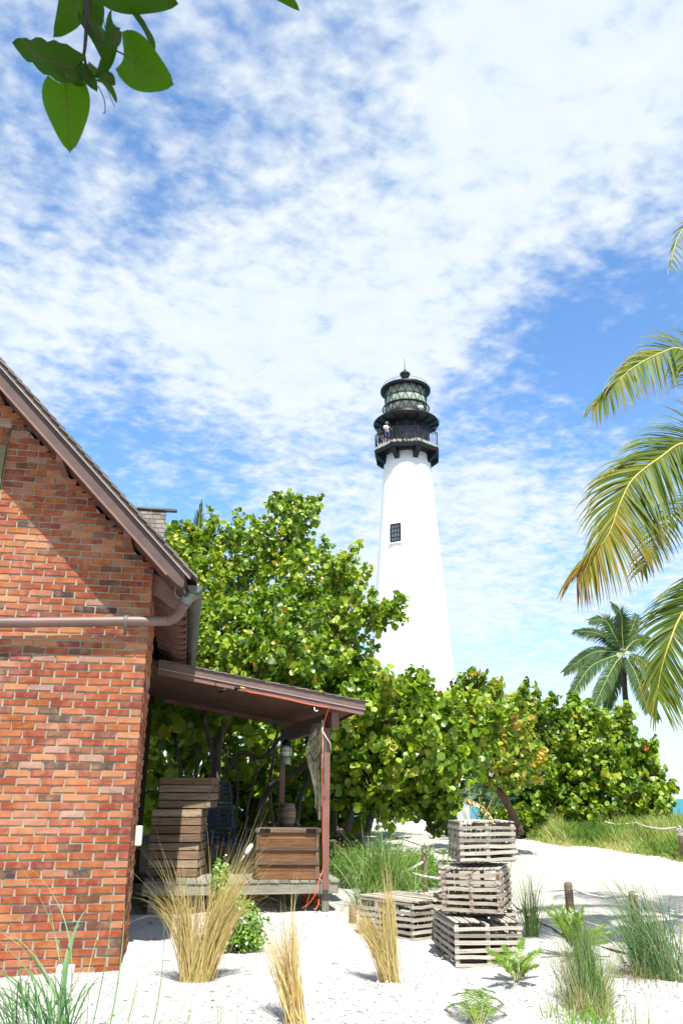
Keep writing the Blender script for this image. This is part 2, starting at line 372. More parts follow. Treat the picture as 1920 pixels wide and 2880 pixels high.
MT['rachis_far'] = simple('distant_palm_rachis', rgb('#8d9450'), .5, bmp=0)
MT['dry'] = leafmat('dry_grass', [(0, (.30, .19, .07, 1)), (.35, (.45, .31, .12, 1)), (.7, (.55, .41, .19, 1)), (.9, (.62, .50, .28, 1)), (.94, (.30, .33, .08, 1)), (1, (.22, .28, .06, 1))], trans=.25, rough=.6, spec=.25)
MT['green'] = leafmat('green_grass', [(0, (.05, .12, .02, 1)), (.5, (.14, .25, .045, 1)), (.8, (.24, .35, .08, 1)), (.93, (.34, .38, .14, 1)), (1, (.45, .40, .2, 1))], trans=.3, rough=.4)
MT['lime'] = leafmat('lime_leaf', [(0, (.08, .20, .02, 1)), (.6, (.17, .34, .035, 1)), (1, (.30, .42, .06, 1))], trans=.3, rough=.45)
MT['bank'] = leafmat('dune_grass', [(0, (.08, .16, .02, 1)), (.45, (.20, .29, .05, 1)), (.75, (.36, .37, .12, 1)), (1, (.48, .42, .2, 1))], trans=.25, rough=.6, spec=.2)
MT['fern'] = leafmat('coontie_leaf', [(0, (.025, .08, .005, 1)), (.6, (.09, .18, .008, 1)), (1, (.22, .27, .015, 1))], trans=.22, rough=.4)
MT['blue'+'green'] = leafmat('blue_green_grass', [(0, (.04, .11, .035, 1)), (.5, (.10, .20, .07, 1)), (.8, (.17, .28, .11, 1)), (.9, (.30, .30, .14, 1)), (1, (.36, .27, .15, 1))], trans=.25, rough=.45)
MT['wisp'] = leafmat('wispy_grass', [(0, (.03, .08, .01, 1)), (.45, (.09, .16, .015, 1)), (.7, (.17, .18, .05, 1)), (1, (.26, .21, .12, 1))], trans=.25, rough=.5)
MT['petal'] = simple('white_petal', (.8, .8, .8, 1), .6, bmp=0)
# ================================================================== SETTING
def sheet_mat(name, c, c2, c3, sc, spk, bst=.6):
    m, t, b, o = newmat(name); co_ = objco(t)
    n1_ = noise(t, co_, sc, 6, .6); n2_ = noise(t, co_, 28, 3, .7, .8); n3_ = noise(t, co_, 75, 3, .7)
    cc = mixc(t, ramp(t, n1_, [(.35, (0, 0, 0, 1)), (.65, (1, 1, 1, 1))]), c, c2)
    cc = mixc(t, mth(t, 'MULTIPLY', ramp(t, n2_, [(spk, (0, 0, 0, 1)), (spk+.05, (1, 1, 1, 1))]), .65), cc, c3)
    cc = mixc(t, mth(t, 'MULTIPLY', ramp(t, n3_, [(.58, (0, 0, 0, 1)), (.66, (1, 1, 1, 1))]), .30), cc, c3)
    link(t, cc, b.inputs['Base Color']); b.inputs['Roughness'].default_value = .95; b.inputs['Specular IOR Level'].default_value = .1
    bump(t, b, mth(t, 'ADD', n3_, mth(t, 'MULTIPLY', n2_, 1.5)), bst, .02); return m
MT['sand'] = sheet_mat('shell_sand', (.53, .52, .50, 1), (.47, .46, .44, 1), (.19, .175, .15, 1), 2.0, .67, .8)
MT['path'] = sheet_mat('pale_concrete', (.38, .365, .33, 1), (.34, .325, .295, 1), (.24, .23, .21, 1), 1.2, .74, .12)
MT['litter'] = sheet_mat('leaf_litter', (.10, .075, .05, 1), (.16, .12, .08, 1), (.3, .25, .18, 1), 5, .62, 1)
def gridmesh(name, xs, ys, zf, mat):
    V = [(x, y, zf(x, y)) for y in ys for x in xs]; n = len(xs)
    Fc = [(j*n+i, j*n+i+1, (j+1)*n+i+1, (j+1)*n+i) for j in range(len(ys)-1) for i in range(n-1)]
    me = bpy.data.meshes.new(name); me.from_pydata(V, [], Fc); me.materials.append(mat)
    me.polygons.foreach_set('use_smooth', [True]*len(Fc))
    o = bpy.data.objects.new(name, me); COL.objects.link(o); return o
from mathutils import noise as mn
def gz2(x, y):
    k = 1 if 0 < y < 22 and abs(x) < 12 else 0
    if not k: return gz(x, y)
    f_ = min(1, (22-y)/4, (12-abs(x))/3)
    return gz(x, y)+f_*(.035*mn.noise((x*1.1, y*1.1, 3))+.030*mn.noise((x*3.2, y*3.2, 1)))
xs = sorted(set([-400, -150, -60, -30, -20]+[round(-13+i*.11, 3) for i in range(237)]+[18, 25, 40, 80, 200, 400]))
ys = sorted(set([-60, -20, -5, 0, 2]+[round(3+i*.1, 3) for i in range(180)]+[21+i*.8 for i in range(62)]+[80, 110]))
g = gridmesh('ground', xs, ys, gz2, MT['sand']); setp(g, 'white crushed shell sand ground', None, None, 'structure')
def strip(name, A, B, dz, mat, nu=60, nv=12):
    def rs(P):
        P = np.array(P); d = np.r_[0, np.cumsum(np.linalg.norm(np.diff(P, axis=0), axis=1))]; t = np.linspace(0, d[-1], nu)
        return np.stack([np.interp(t, d, P[:, k]) for k in range(2)], 1)
    a, b_ = rs(A), rs(B); V = []
    for i in range(nu):
        for j in range(nv):
            p = a[i]+(b_[i]-a[i])*j/(nv-1); V.append((p[0], p[1], max(gz2(p[0], p[1]), gz(p[0], p[1]))+dz))
    Fc = [(i*nv+j, i*nv+j+1, (i+1)*nv+j+1, (i+1)*nv+j) for i in range(nu-1) for j in range(nv-1)]
    me = bpy.data.meshes.new(name); me.from_pydata(V, [], Fc); me.materials.append(mat)
    o = bpy.data.objects.new(name, me); COL.objects.link(o); return o
pa = [gr(x, y)[:2] for x, y in [(960, 2322), (1140, 2334), (1300, 2350), (1445, 2375), (1500, 2392), (1640, 2440), (1760, 2485), (1920, 2525), (2100, 2560)]]
pb = [gr(x, y)[:2] for x, y in [(930, 2338), (1100, 2352), (1220, 2385), (1330, 2440), (1400, 2500), (1480, 2580), (1640, 2660), (1920, 2725), (2150, 2760)]]
o = strip('path', pa, pb, .02, MT['path']); setp(o, 'pale concrete path curving behind the traps', None, None, 'structure')
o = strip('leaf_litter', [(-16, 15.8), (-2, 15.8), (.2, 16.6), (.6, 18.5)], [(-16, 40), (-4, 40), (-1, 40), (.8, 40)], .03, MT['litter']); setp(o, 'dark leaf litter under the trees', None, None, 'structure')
sm, t, b, o_ = newmat('sea_water'); nz = noise(t, objco(t), .35, 5); link(t, ramp(t, nz, [(.3, (.02, .13, .20, 1)), (.7, (.045, .22, .27, 1))]), b.inputs['Base Color']); b.inputs['Roughness'].default_value = .7; b.inputs['Specular IOR Level'].default_value = .15
bump(t, b, noise(t, objco(t), 1.2, 5), .6, .3)
sea = gridmesh('sea', [-6000, -500, 0, 100, 500, 6000], [58, 100, 300, 1000, 9000], lambda x, y: -1.5, sm); setp(sea, 'blue green sea at the horizon', None, None, 'structure')

# ================================================================== BRICK HOUSE (local frame: x along gable wall to the right, y back)
HA = math.radians(10.5); C0 = np.array([-2.001, 8.222, 0.])
hex_ = np.array([math.cos(HA), math.sin(HA), 0]); hey = np.array([-math.sin(HA), math.cos(HA), 0])
def HL(x, y, z): return C0+hex_*x+hey*y+np.array([0, 0, z])
house = thing('brick_house', 'red brick house with steep shingled gable and brown barge board at left', 'house', C0, HA)
HW = 5.0; HD = 9.0; SL = 1.035
def ztop(x): return 3.62+SL*(.42-x) if x > -HW/2 else 3.62+SL*(.42+HW+x)
def extr(mb, poly, y0, y1, r=None, mi=0):
    """extrude an (x,z) polygon along y"""
    n = len(poly); r = rng.random() if r is None else r
    b = len(mb.v); mb.v += [(x, y0, z) for x, z in poly]+[(x, y1, z) for x, z in poly]; mb.r += [r]*(2*n)
    mb.f.append(tuple(range(b, b+n))); mb.f.append(tuple(range(b+2*n-1, b+n-1, -1))); mb.mi += [mi]*2; mb.sm += [False]*2
    o = rng.random()*9
    mb.uv += [(o+x, z+x) for x, z in poly]+[(o+x, z+x) for x, z in poly[::-1]]
    for i in range(n):
        j = (i+1) % n; mb.f.append((b+j, b+i, b+n+i, b+n+j)); mb.mi.append(mi); mb.sm.append(False)
        mb.uv += [(o, 0), (o, .1), (o+(y1-y0), .1), (o+(y1-y0), 0)]
BC, BLn = .0735, .222          # course and brick pitch
MT['darkwood'] = wood('dark_boards', [(0, rgb('#2b201b')), (1, rgb('#3a2c25'))], gs=40)  # very dark brown tone for the side wall past the brick corner
wall = MB()
def brick(x0, x1, y0, y1, z0, z1):
    j = .0022
    wall.box(((x0+x1)/2, (y0+y1)/2, (z0+z1)/2), (x1-x0, y1-y0, z1-z0), jit=j, r=rng.random())
WX0, WX1, WZ0, WZ1 = -3.34, -1.66, 3.55, 5.07
row = 0; z = -.10
while z < 6.5:
    off = 0 if row % 2 else BLn/2
    x = 0.; first = True
    while x > -HW:
        w = BLn if not (first and row % 2 == 0) else BLn/2; first = False
        w += rng.uniform(-.004, .004)
        x1, x0 = x-.003, x-w+.013
        x -= w
        if x0 < -HW: break
        zt = min(ztop(x0 if x0 < -2.5 else x1), ztop((x0+x1)/2))-.06
        if z+BC > zt: continue
        if x1 > WX0-.02 and x0 < WX1+.02 and z+BC > WZ0 and z < WZ1+.235:
            if x1 > WX1+.04: x0 = max(x0, WX1+.012)
            else: continue
        pr = rng.uniform(-.003, .003)
        brick(x0 if x < -.3 or True else x0, x1 if x1 < -.01 else 0, pr, .09, z+.006+rng.uniform(-.0015, .0015), z+BC-.009)
    y = .10 if row % 2 == 0 else .215
    y = (BLn if row % 2 == 0 else BLn/2)+.002
    if z < 3.95:
        while y < 1.12:
            brick(-.09, rng.uniform(-.003, .003), y+.003, min(y+BLn-.010, HD), z+.005, z+BC-.008); y += BLn
    z += BC; row += 1
for k in range(22):    # soldier course over the window
    x = WX1+.02-k*.0745
    if x < WX0-.06: break
    brick(x-.066, x-.002, -.002, .09, WZ1+.012, WZ1+.225)
wall.build('wall', MT['brick'], house, bevel=.004)
core = MB()
zc = 3.62+SL*.42-.30
extr(core, [(-HW+.011, -.3), (-.011, -.3), (-.011, zc), (-HW/2, zc+SL*HW/2), (-HW+.011, zc)], .013, 1.19)
sw_ = MB(); extr(sw_, [(-HW+.05, -.3), (-.30, -.3), (-.30, zc), (-HW/2, zc+SL*HW/2-.3), (-HW+.05, zc)], 1.19, HD-.01)
for k in range(54): sw_.box((-.285, 1.27+k*.143, 1.8), (.02, .135, 4.2), jit=.001)
sw_.build('side_wall', MT['darkwood'], house)
core.v = [v for v in core.v]
core.build('mortar', MT['mortar'], house)
win = MB()
for x in (WX1-.045, WX0+.045): win.box((x, -.01, (WZ0+WZ1)/2), (.09, .06, WZ1-WZ0))
for zz_ in (WZ0+.045, WZ1-.045, (WZ0+WZ1)/2): win.box(((WX0+WX1)/2, -.008, zz_), (WX1-WX0-.18, .05, .08))
win.box(((WX0+WX1)/2, -.008, (WZ0+WZ1)/2), (.05, .045, WZ1-WZ0-.1))
wf = win.build('window', wood('window_timber', [(0, rgb('#6f6a4c')), (1, rgb('#857c5c'))], gs=40), house)
pn = MB(); pn.box(((WX0+WX1)/2, .002, (WZ0+WZ1)/2), (WX1-WX0-.1, .012, WZ1-WZ0-.1)); pn.build('pane', simple('dark_glass', (.02, .025, .03, 1), .06, bmp=0), wf)
# roof deck, barge boards
def slope(mb, o0, o1, xa, xb, y0, y1, r=None):
    n = [(xa, ztop(xa)-o1), (xb, ztop(xb)-o1), (xb, ztop(xb)-o0), (xa, ztop(xa)-o0)]
    extr(mb, n, y0, y1, r)
rf = MB()
slope(rf, .03, .26, -2.4999, .36, -.44, HD+.3); slope(rf, .03, .26, -HW-.36, -2.5001, -.44, HD+.3)
roof = rf.build('roof', MT['brown2'], house)
bb = MB()
def barge(o0, o1, y0, y1, xe, cut=True):
    P = [(-2.5, ztop(-2.499)-o1), (xe-.16, ztop(xe-.16)-o1), (xe-.07, ztop(xe-.07)-o1+.01), (xe-.01, ztop(xe)-o1+.05), (xe, ztop(xe)-o1+.10), (xe, ztop(xe)-o0), (-2.5, ztop(-2.499)-o0)]
    extr(bb, P, y0, y1); extr(bb, [(-5-x, z_) for x, z_ in P][::-1], y0, y1)
barge(.085, .285, -.485, -.441, .34)
bb.build('barge_board', MT['brown2'], house, bevel=.004)
be = MB(); slope(be, .272, .300, -2.5, .16, -.492, -.436); slope(be, .272, .300, -HW-.16, -2.5, -.492, -.436); be.build('barge_lit_edge', MT['brown'], house)  # lighter strip: the board's lit lower edge put in as colour
dk = MB(); slope(dk, .022, .080, -2.5, .40, -.515, -.442); slope(dk, .022, .080, -HW-.40, -2.5, -.515, -.442)
dk.build('barge_moulding', MT['brown2'], house)
dl = MB(); slope(dl, .081, .092, -2.5, .39, -.522, -.487); dl.build('drip_edge', MT['brown_line'], house)
def shakes(mb, xa, za, xb, zb, y0, y1, expo=.14, th=.017, wmin=.09, wmax=.2, R=None):
    """courses of shakes from eave (xa,za) up to ridge (xb,zb), along y"""
    L = math.hypot(xb-xa, zb-za); ux, uz = (xb-xa)/L, (zb-za)/L; nx, nz_ = (-uz, ux) if ux > 0 else (uz, -ux)
    k = 0; s0 = 0
    while s0 < L:
        y = y0
        while y < y1:
            w = rng.uniform(wmin, wmax); e = min(y+w-.004, y1); ls = rng.uniform(-.012, .008); l1 = min(s0+expo*1.35, L)
            lo = .004+th*1.0; P = []
            for (s_, o_) in ((s0+ls, th*.95), (l1, 0.001)):
                for yy in (y, e):
                    P.append((xa+ux*s_+nx*o_, yy, za+uz*s_+nz_*o_))
            a, b2, c2, d2 = P[0], P[1], P[2], P[3]
            up = lambda p: (p[0]+nx*th, p[1], p[2]+nz_*th)
            mb.hexa([a, b2, d2, c2, up(a), up(b2), up(d2), up(c2)], rng.random())
            y += w
        s0 += expo; k += 1
sh = MB(); shakes(sh, .44, ztop(.44)-.03, -2.5, ztop(-2.499)-.03, -.535, HD+.3); shakes(sh, -HW-.44, ztop(-HW-.44)-.03, -2.5, ztop(-2.499)-.03, -.535, HD+.3, wmin=.5, wmax=.9)
sh.build('shingles', MT['shake'], roof)
for x in (-1.78, -1.02, -.27): 
    lk = MB(); lk.box((x, -.22, ztop(x)-.285), (.07, .44, .12), jit=.002); lk.build('lookout_block', MT['brown'], house)
y = .08
while y < HD:
    if not (3.35 < y < 7.2) or True:
        P = [(-.05, ztop(0)-.27), (-.05, ztop(0)-.50), (.10, ztop(.10)-.47), (.19, ztop(.19)-.45), (.26, ztop(.26)-.40), (.33, ztop(.33)-.33), (.38, ztop(.38)-.25), (.38, ztop(.38)-.10)]
        rt = MB(); extr(rt, P, y, y+.045); rt.build('rafter_tail', MT['brown'], house, bevel=.003)
    y += .42
# gutter + horizontal downpipe
gt = MB(); gx, gz0, rr = .445, ztop(.42)-.085, .078
n = 12
for i in range(n):
    for (ra, flip) in ((rr, 0), (rr-.006, 1)):
        t0, t1 = math.pi+math.pi*i/n, math.pi+math.pi*(i+1)/n
        q = [(gx+ra*math.cos(t0), -.36, gz0+ra*math.sin(t0)), (gx+ra*math.cos(t1), -.36, gz0+ra*math.sin(t1)), (gx+ra*math.cos(t1), HD, gz0+ra*math.sin(t1)), (gx+ra*math.cos(t0), HD, gz0+ra*math.sin(t0))]
        gt.poly(q[::-1] if flip else q, .5, smooth=True)
gt.poly([(gx+rr*math.cos(math.pi+math.pi*i/n), -.36, gz0+rr*math.sin(math.pi+math.pi*i/n)) for i in range(n+1)], .9)
for s_ in (-1, 1): gt.tube([(gx+s_*rr, -.36, gz0), (gx+s_*rr, HD, gz0)], .007, 6)
for yy in (.5, 1.4, 2.3, 3.2): 
    gt.tube([(gx+(rr+.004)*math.cos(math.pi+math.pi*i/10), yy, gz0+(rr+.004)*math.sin(math.pi+math.pi*i/10)) for i in range(11)], .006, 5)
gut = gt.build('gutter', MT['copper'], house)
dp = MB()
dp.tube([(-2.6, -.125, 3.055), (-1.437, -.125, 3.115), (-.222, -.125, 3.183), (.02, -.125, 3.192)]+[(.16+.17*math.sin(a_)+.0, -.125-.06*i_/8, 3.20+.17*(1-math.cos(a_))) for i_, a_ in enumerate([k*math.radians(75)/8 for k in range(9)])]+[(.37, -.20, 3.40)], .052, 16)
for a_ in [k*math.radians(75)/9 for k in range(1, 10)]:   # crimps of the elbow
    p = np.array([.16+.17*math.sin(a_), -.13-.05*a_, 3.20+.17*(1-math.cos(a_))]); d = np.array([math.cos(a_), 0, math.sin(a_)])
    dp.tube([p-d*.006, p+d*.006], .0555, 16)
dpo = dp.build('downpipe', MT['copper_pipe'], house)
fu = MB(); fu.tube([(.36, -.20, 3.375), (.375, -.21, 3.42), (.41, -.23, 3.47), (.45, -.25, 3.50)], [.058, .060, .074, .084], 18); fu.build('outlet_funnel', MT['verdigris'], dpo)
st_ = MB(); st_.tube([(-.245, -.125, 3.182), (-.205, -.125, 3.184)], .0575, 16); st_.box((-.225, -.05, 3.235), (.04, .1, .03)); st_.build('pipe_strap', MT['verdigris'], dpo)
cb = MB(); cb.tube([(.31+.062*math.cos(a_), -.30, 3.485+.075*math.sin(a_)) for a_ in [math.radians(100+k*17) for k in range(11)]], .009, 6); cb.tube([(.305, -.30, 3.56), (.36, -.30, 3.64)], .008, 6)
cb.build('gutter_bracket', MT['verdigris'], house)
# conduit box on side wall
jb = MB(); jb.box((.035, .95, 1.10), (.07, .14, .20)); jb.build('junction_box', MT['pvc'], house, bevel=.012)
# shingled cross roof standing up behind the gable
cr = MB()
def rearcourses(mb):
    y0, z0, y1, z1 = 5.35, 5.2, 6.15, 6.56
    L = math.hypot(y1-y0, z1-z0); k = 0; s0 = 0; ex_ = .122
    while s0 < L:
        x = -3.6
        while x < -.19:
            w = rng.uniform(.08, .16); e = min(x+w-.006, -.19); P = []
            for s_, o_ in ((s0+rng.uniform(-.004, .004), .018), (min(s0+ex_*1.3, L), .002)):
                yy, zz2 = y0+(y1-y0)*s_/L, z0+(z1-z0)*s_/L; ny, nz_ = -(z1-z0)/L, (y1-y0)/L
                P.append(((x, yy+ny*o_, zz2+nz_*o_), (e, yy+ny*o_, zz2+nz_*o_)))
            th = .016; up = lambda p: (p[0], p[1]+ny*th, p[2]+nz_*th)
            a, b2 = P[0]; c2, d2 = P[1]
            mb.hexa([a, b2, d2, c2, up(a), up(b2), up(d2), up(c2)], rng.random()); x += w
        s0 += ex_
    x = -3.6
    while x < -.2:
        mb.box((x+.12, 6.15, 6.60), (.235, .14, .03), R=None, jit=.003); x += .24
rearcourses(cr); rs_ = cr.build('rear_roof', MT['shake'], house)
ck = MB(); ck.hexa([(-3.6, 5.37, 4.0), (-.21, 5.37, 4.0), (-.21, 7.0, 4.0), (-3.6, 7.0, 4.0), (-3.6, 6.13, 6.54), (-.21, 6.13, 6.54), (-.21, 6.2, 6.54), (-3.6, 6.2, 6.54)]); ck.build('cheek_wall', MT['brown2'], rs_)

# ================================================================== PORCH
porch = thing('porch', 'open porch with sloping shingled roof on brown posts against the house', 'porch', C0, HA)
def zr(x): return 3.365-.1672*(x+.13)       # top of porch shingles
DY0, DY1, DX1 = 3.70, 6.95, 2.70
dkb = MB(); x = .02
while x < DX1:
    w = .142; dkb.box((x+w/2, (DY0+DY1)/2-.02, .385), (w-.008, DY1-DY0+.03+rng.uniform(-.01, .01), .035), jit=.0015); x += w
dkb.build('deck', MT['deck'], porch)
fa = MB(); fa.box((DX1/2+.0, DY0-.0, .295), (DX1-.02, .04, .138)); fa.box((DX1-.01, (DY0+DY1)/2+.03, .30), (.04, DY1-DY0, .135)); fa.build('deck_fascia', MT['deck'], porch)
for px_, py_ in ((2.53, 3.79), (2.45, 6.75), (.15, 3.82), (1.3, 3.85)):
    d_ = MB(); d_.box((px_, py_, .09), (.10, .10, .33)); d_.build('deck_post', MT['deck'], porch)
for (bx, by, tx, ty) in ((2.515, 3.70, 2.515, 3.70), (2.20, 6.6, 2.2, 6.6)):
    d_ = MB(); d_.box((bx, by, 1.37), (.092, .092, 2.20)); d_.build('post', MT['brown'], porch, bevel=.004)
bm_ = MB(); bm_.bar((2.60, 3.46, 2.575), (2.24, 6.95, 2.575), .11, .235); bm_.build('beam', MT['brown'], porch, bevel=.004)
XE = 3.02; Y0R, Y1R = 3.30, 7.15
rfb = MB()
def slab(mb, xa, xb, o0, o1, y0, y1, r=None):
    extr(mb, [(xa, zr(xa)-o1), (xb, zr(xb)-o1), (xb, zr(xb)-o0), (xa, zr(xa)-o0)], y0, y1, r)
slab(rfb, -.28, XE-.03, .02, .085, Y0R+.03, Y1R)
pr_ = rfb.build('porch_roof', MT['brown2'], porch)
cl = MB(); y = Y0R+.07
while y < Y1R:
    slab(cl, -.27, XE-.06, .088, .118+rng.uniform(0, .003), y, y+.125); y += .16
cl.build('ceiling_boards', MT['brown'], pr_)
rb = MB(); slab(rb, .0, XE-.02, .105, .212, Y0R+.012, Y0R+.05); rb.build('rake_board', MT['brown'], pr_, bevel=.003); rb = MB(); slab(rb, .0, XE-.02, .105, .20, Y1R-.04, Y1R); rb.build('rake_board', MT['brown'], pr_, bevel=.003)
tb = MB(); slab(tb, .0, XE, .022, .122, Y0R-.005, Y0R+.010); tb.build('copper_flashing', MT['copper_pipe'], pr_)
tl = MB(); slab(tl, .0, XE, .123, .134, Y0R-.008, Y0R+.010); tl.build('drip_edge', MT['brown_line'], pr_)
ef = MB(); ef.box((XE-.012, (Y0R+Y1R)/2, zr(XE)-.075), (.025, Y1R-Y0R-.03, .11)); ef.build('eave_board', MT['brown'], pr_)
ps = MB(); shakes(ps, XE+.04, zr(XE+.04)-.025, 0, zr(0)-.025, Y0R-.03, Y1R+.03, expo=.15, th=.014)
ps.build('shingles', MT['shake'], pr_)
hk = MB(); hk.tube([(2.26, 3.29, zr(2.26)-.24), (2.26, 3.28, zr(2.26)-.28), (2.285, 3.28, zr(2.26)-.30), (2.31, 3.28, zr(2.26)-.28)], .007, 6); hk.build('hook', MT['white'], porch)
# ================================================================== LIGHTHOUSE
LX, LY = 4.56, 51.2
LB = -1.6
lh = thing('lighthouse', 'tall white conical lighthouse with black gallery and glazed lantern room', 'lighthouse', (LX, LY, LB))
def LZ(z): return z-LB
def trad(z): return 1.575+max(0, (23.9-z))*.0706
tmat, t, b, o_ = newmat('whitewash'); co_ = objco(t)
bt = N(t, 'ShaderNodeTexNoise', i_Scale=2.5, i_Detail=5.0); mpn = N(t, 'ShaderNodeMapping'); mpn.inputs['Scale'].default_value = (2, 2, 9); link(t, co_, mpn.inputs[0]); link(t, mpn.outputs[0], bt.inputs['Vector'])
link(t, mixc(t, bt.outputs[0], (.72, .72, .70, 1), (.64, .65, .63, 1)), b.inputs['Base Color']); b.inputs['Roughness'].default_value = .8
bump(t, b, bt.outputs[0], .5, .05)
tw = MB(); prof = [(trad(z), LZ(z)) for z in [LB, 2, 5, 8, 11, 14, 17, 20, 22, 23.9]]
tw.lathe(prof, (0, 0, 0), 96); tw.build('tower', tmat, lh)
FA = math.atan2(-LX, -LY)      # azimuth helper: facing camera dir
fd = np.array([-LX, -LY]); fd = fd/np.linalg.norm(fd); fx = np.array([-fd[1], fd[0]])   # fx = to the camera's right
def pol(phi, r, z):   # phi=0 faces camera, + to the right
    d = fd*math.cos(phi)+fx*math.sin(phi); return np.array([d[0]*r, d[1]*r, LZ(z)])
if pol(math.pi/2, 1, 0)[0] < 0: fx = -fx
# window of the tower
ph = math.radians(-25); zc_ = (18.36+17.17)/2; rw = trad(zc_)
nv = pol(ph, 1, 0)-np.array([0, 0, LZ(0)]); tv = np.array([nv[1], -nv[0], 0]); tv = tv if pol(ph+.1, 1, 0)@tv > 0 else -tv
Rw = np.stack([tv, nv, [0, 0, 1]], 1)
wq = MB(); c = nv*(rw+.025)+np.array([0, 0, LZ(zc_)])
for s_ in (-1, 1): wq.box(c+tv*s_*.33, (.07, .12, 1.25), R=Rw)
for s_ in (-1, 1): wq.box(c+np.array([0, 0, s_*.59]), (.60, .12, .07), R=Rw)
for s_ in (-.11, .11): wq.box(c+tv*s_, (.022, .10, 1.12), R=Rw)
for s_ in (-.3, 0, .3): wq.box(c+np.array([0, 0, s_]), (.6, .095, .022), R=Rw)
wo_ = wq.build('window', MT['black'], lh)
wp = MB(); wp.box(c-nv*.0, (.6, .05, 1.15), R=Rw); wp.build('pane', simple('grey_window_glass', (.10, .12, .14, 1), .1, bmp=0), wo_)
ws = MB(); ws.box(c+np.array([0, 0, -.70])+nv*.03, (.95, .16, .07), R=Rw); ws.build('sill', tmat, wo_)
for s_, dz_ in ((-1, 0), (1, 0)):
    pass
# gallery
NG = 8; a0g = math.radians(22.5-2)
def gv(k, r, z): return pol(a0g+k*2*math.pi/NG, r, z)
gm = MB()
def prismring(mb, r0, r1, za, zb, r=.5):
    bot = [gv(k, r0, za) for k in range(NG)]; top = [gv(k, r1, zb) for k in range(NG)]
    mb.poly(bot, r); mb.poly(top, r)
    for k in range(NG): mb.poly([bot[k], bot[(k+1) % NG], top[(k+1) % NG], top[k]], r)
prismring(gm, 2.36, 2.40, 23.83, 24.12)
prismring(gm, 2.1, 2.1, 23.78, 23.84)
gm.build('gallery', MT['black'], lh)
for k in range(NG):
    bk = MB(); ph = a0g+k*2*math.pi/NG
    for (ra, rb_, za, zb) in ((1.5, 2.3, 23.55, 23.82),):
        A = [pol(ph-.11, 1.5, 23.1), pol(ph+.11, 1.5, 23.1), pol(ph+.075, 2.3, 23.72), pol(ph-.075, 2.3, 23.72), pol(ph-.11, 1.5, 23.80), pol(ph+.11, 1.5, 23.80), pol(ph+.075, 2.3, 23.80), pol(ph-.075, 2.3, 23.80)]
        bk.hexa(A)
    bk.build('bracket', MT['black'], lh)
rl = MB()
for k in range(NG):
    a, b_ = gv(k, 2.30, 24.12), gv(k+1, 2.30, 24.12); U_ = np.array([0, 0, 1.])
    rl.bar(a, a+U_*1.18, .07, .07, up=(1, 0, 0))
    for hh, th in ((1.15, .05), (.98, .025), (.12, .03)): rl.bar(a+U_*hh, b_+U_*hh, th, th)
    nb = 10
    for j in range(1, nb):
        p = a+(b_-a)*j/nb; rl.bar(p, p+U_*1.15, .022, .022, up=(1, 0, 0))
rl.build('railing', MT['black'], lh)
net = MB()     # pale knotted netting along the foot of the railing
netm = simple('pale_netting', rgb('#c9c9bd'), .8, var=.3, scale=20, bmp=0)
for k in range(NG):
    a, b_ = gv(k, 2.335, 24.13), gv(k+1, 2.335, 24.13)
    for j in range(90):
        t_ = rng.random(); p = a+(b_-a)*t_; q = p+(b_-a)*rng.uniform(-.035, .035)
        z0_, z1_ = rng.uniform(0, .10), rng.uniform(.12, .27)
        net.bar(p+np.array([0, 0, z0_]), q+np.array([0, 0, z1_]), .022, .012)
net.build('netting', netm, lh)
wr = MB(); wr.lathe([(1.56, LZ(24.12)), (1.56, LZ(26.3))], (0, 0, 0), 48)
for k in range(16):
    ph = k*math.pi/8; p = pol(ph, 1.575, 24.14); wr.bar(p, p+np.array([0, 0, 1.95]), .06, .05, up=(1, 0, 0))
wr.build('watch_room', simple('dark_blue_iron', (.022, .028, .045, 1), .4, var=.5, scale=2), lh)
dc = MB(); dc.lathe([(1.58, LZ(26.02)), (1.75, LZ(26.18)), (2.30, LZ(26.37)), (2.33, LZ(26.43)), (2.30, LZ(26.49)), (1.6, LZ(26.55))], (0, 0, 0), 64)
for k in range(16):
    ph = k*math.pi/8; dc.bar(pol(ph, 1.55, 26.05), pol(ph, 2.27, 26.33), .07, .10)
dc.build('lantern_gallery', MT['black'], lh)
dr = MB(); dr.lathe([(1.62, LZ(26.5)), (1.62, LZ(27.0)), (1.48, LZ(27.02))], (0, 0, 0), 64)
dr.build('parapet', MT['black'], lh)
ZG = [27.0, 27.62, 28.35, 29.0]
gl = MB(); gl.lathe([(1.46, LZ(27.0)), (1.46, LZ(29.05))], (0, 0, 0), 48); gl.build('lantern_glass', simple('cream_lantern_glass', rgb('#a3ac98'), .12, var=.35, scale=1.2, bmp=0, c2=rgb('#76847c')), lh)
ast = MB(); NP = 16
for i in range(3):
    za, zb = ZG[i], ZG[i+1]
    for k in range(NP):
        p0 = k*2*math.pi/NP+(i % 2)*math.pi/NP; hp_ = math.pi/NP
        ast.bar(pol(p0, 1.485, za), pol(p0+hp_, 1.485, zb), .026, .03); ast.bar(pol(p0+2*hp_, 1.485, za), pol(p0+hp_, 1.485, zb), .026, .03)
for z_, r_, th in ((ZG[1]+.0, 1.64, .055), (ZG[2], 1.49, .03), (ZG[1], 1.49, .03)):
    ast.tube([pol(k*2*math.pi/48, r_, z_) for k in range(49)], th, 6, cap=False)
for k in range(8): ast.bar(pol(k*math.pi/4+.2, 1.6, 27.0), pol(k*math.pi/4+.2, 1.64, ZG[1]), .03, .03)
ast.build('astragals', MT['black'], lh)
ro_ = MB(); ro_.lathe([(1.46, LZ(28.98)), (1.72, LZ(28.93)), (1.80, LZ(29.0)), (1.80, LZ(29.12)), (1.72, LZ(29.20)), (1.1, LZ(29.55)), (.5, LZ(29.85)), (.28, LZ(29.93))], (0, 0, 0), 64)
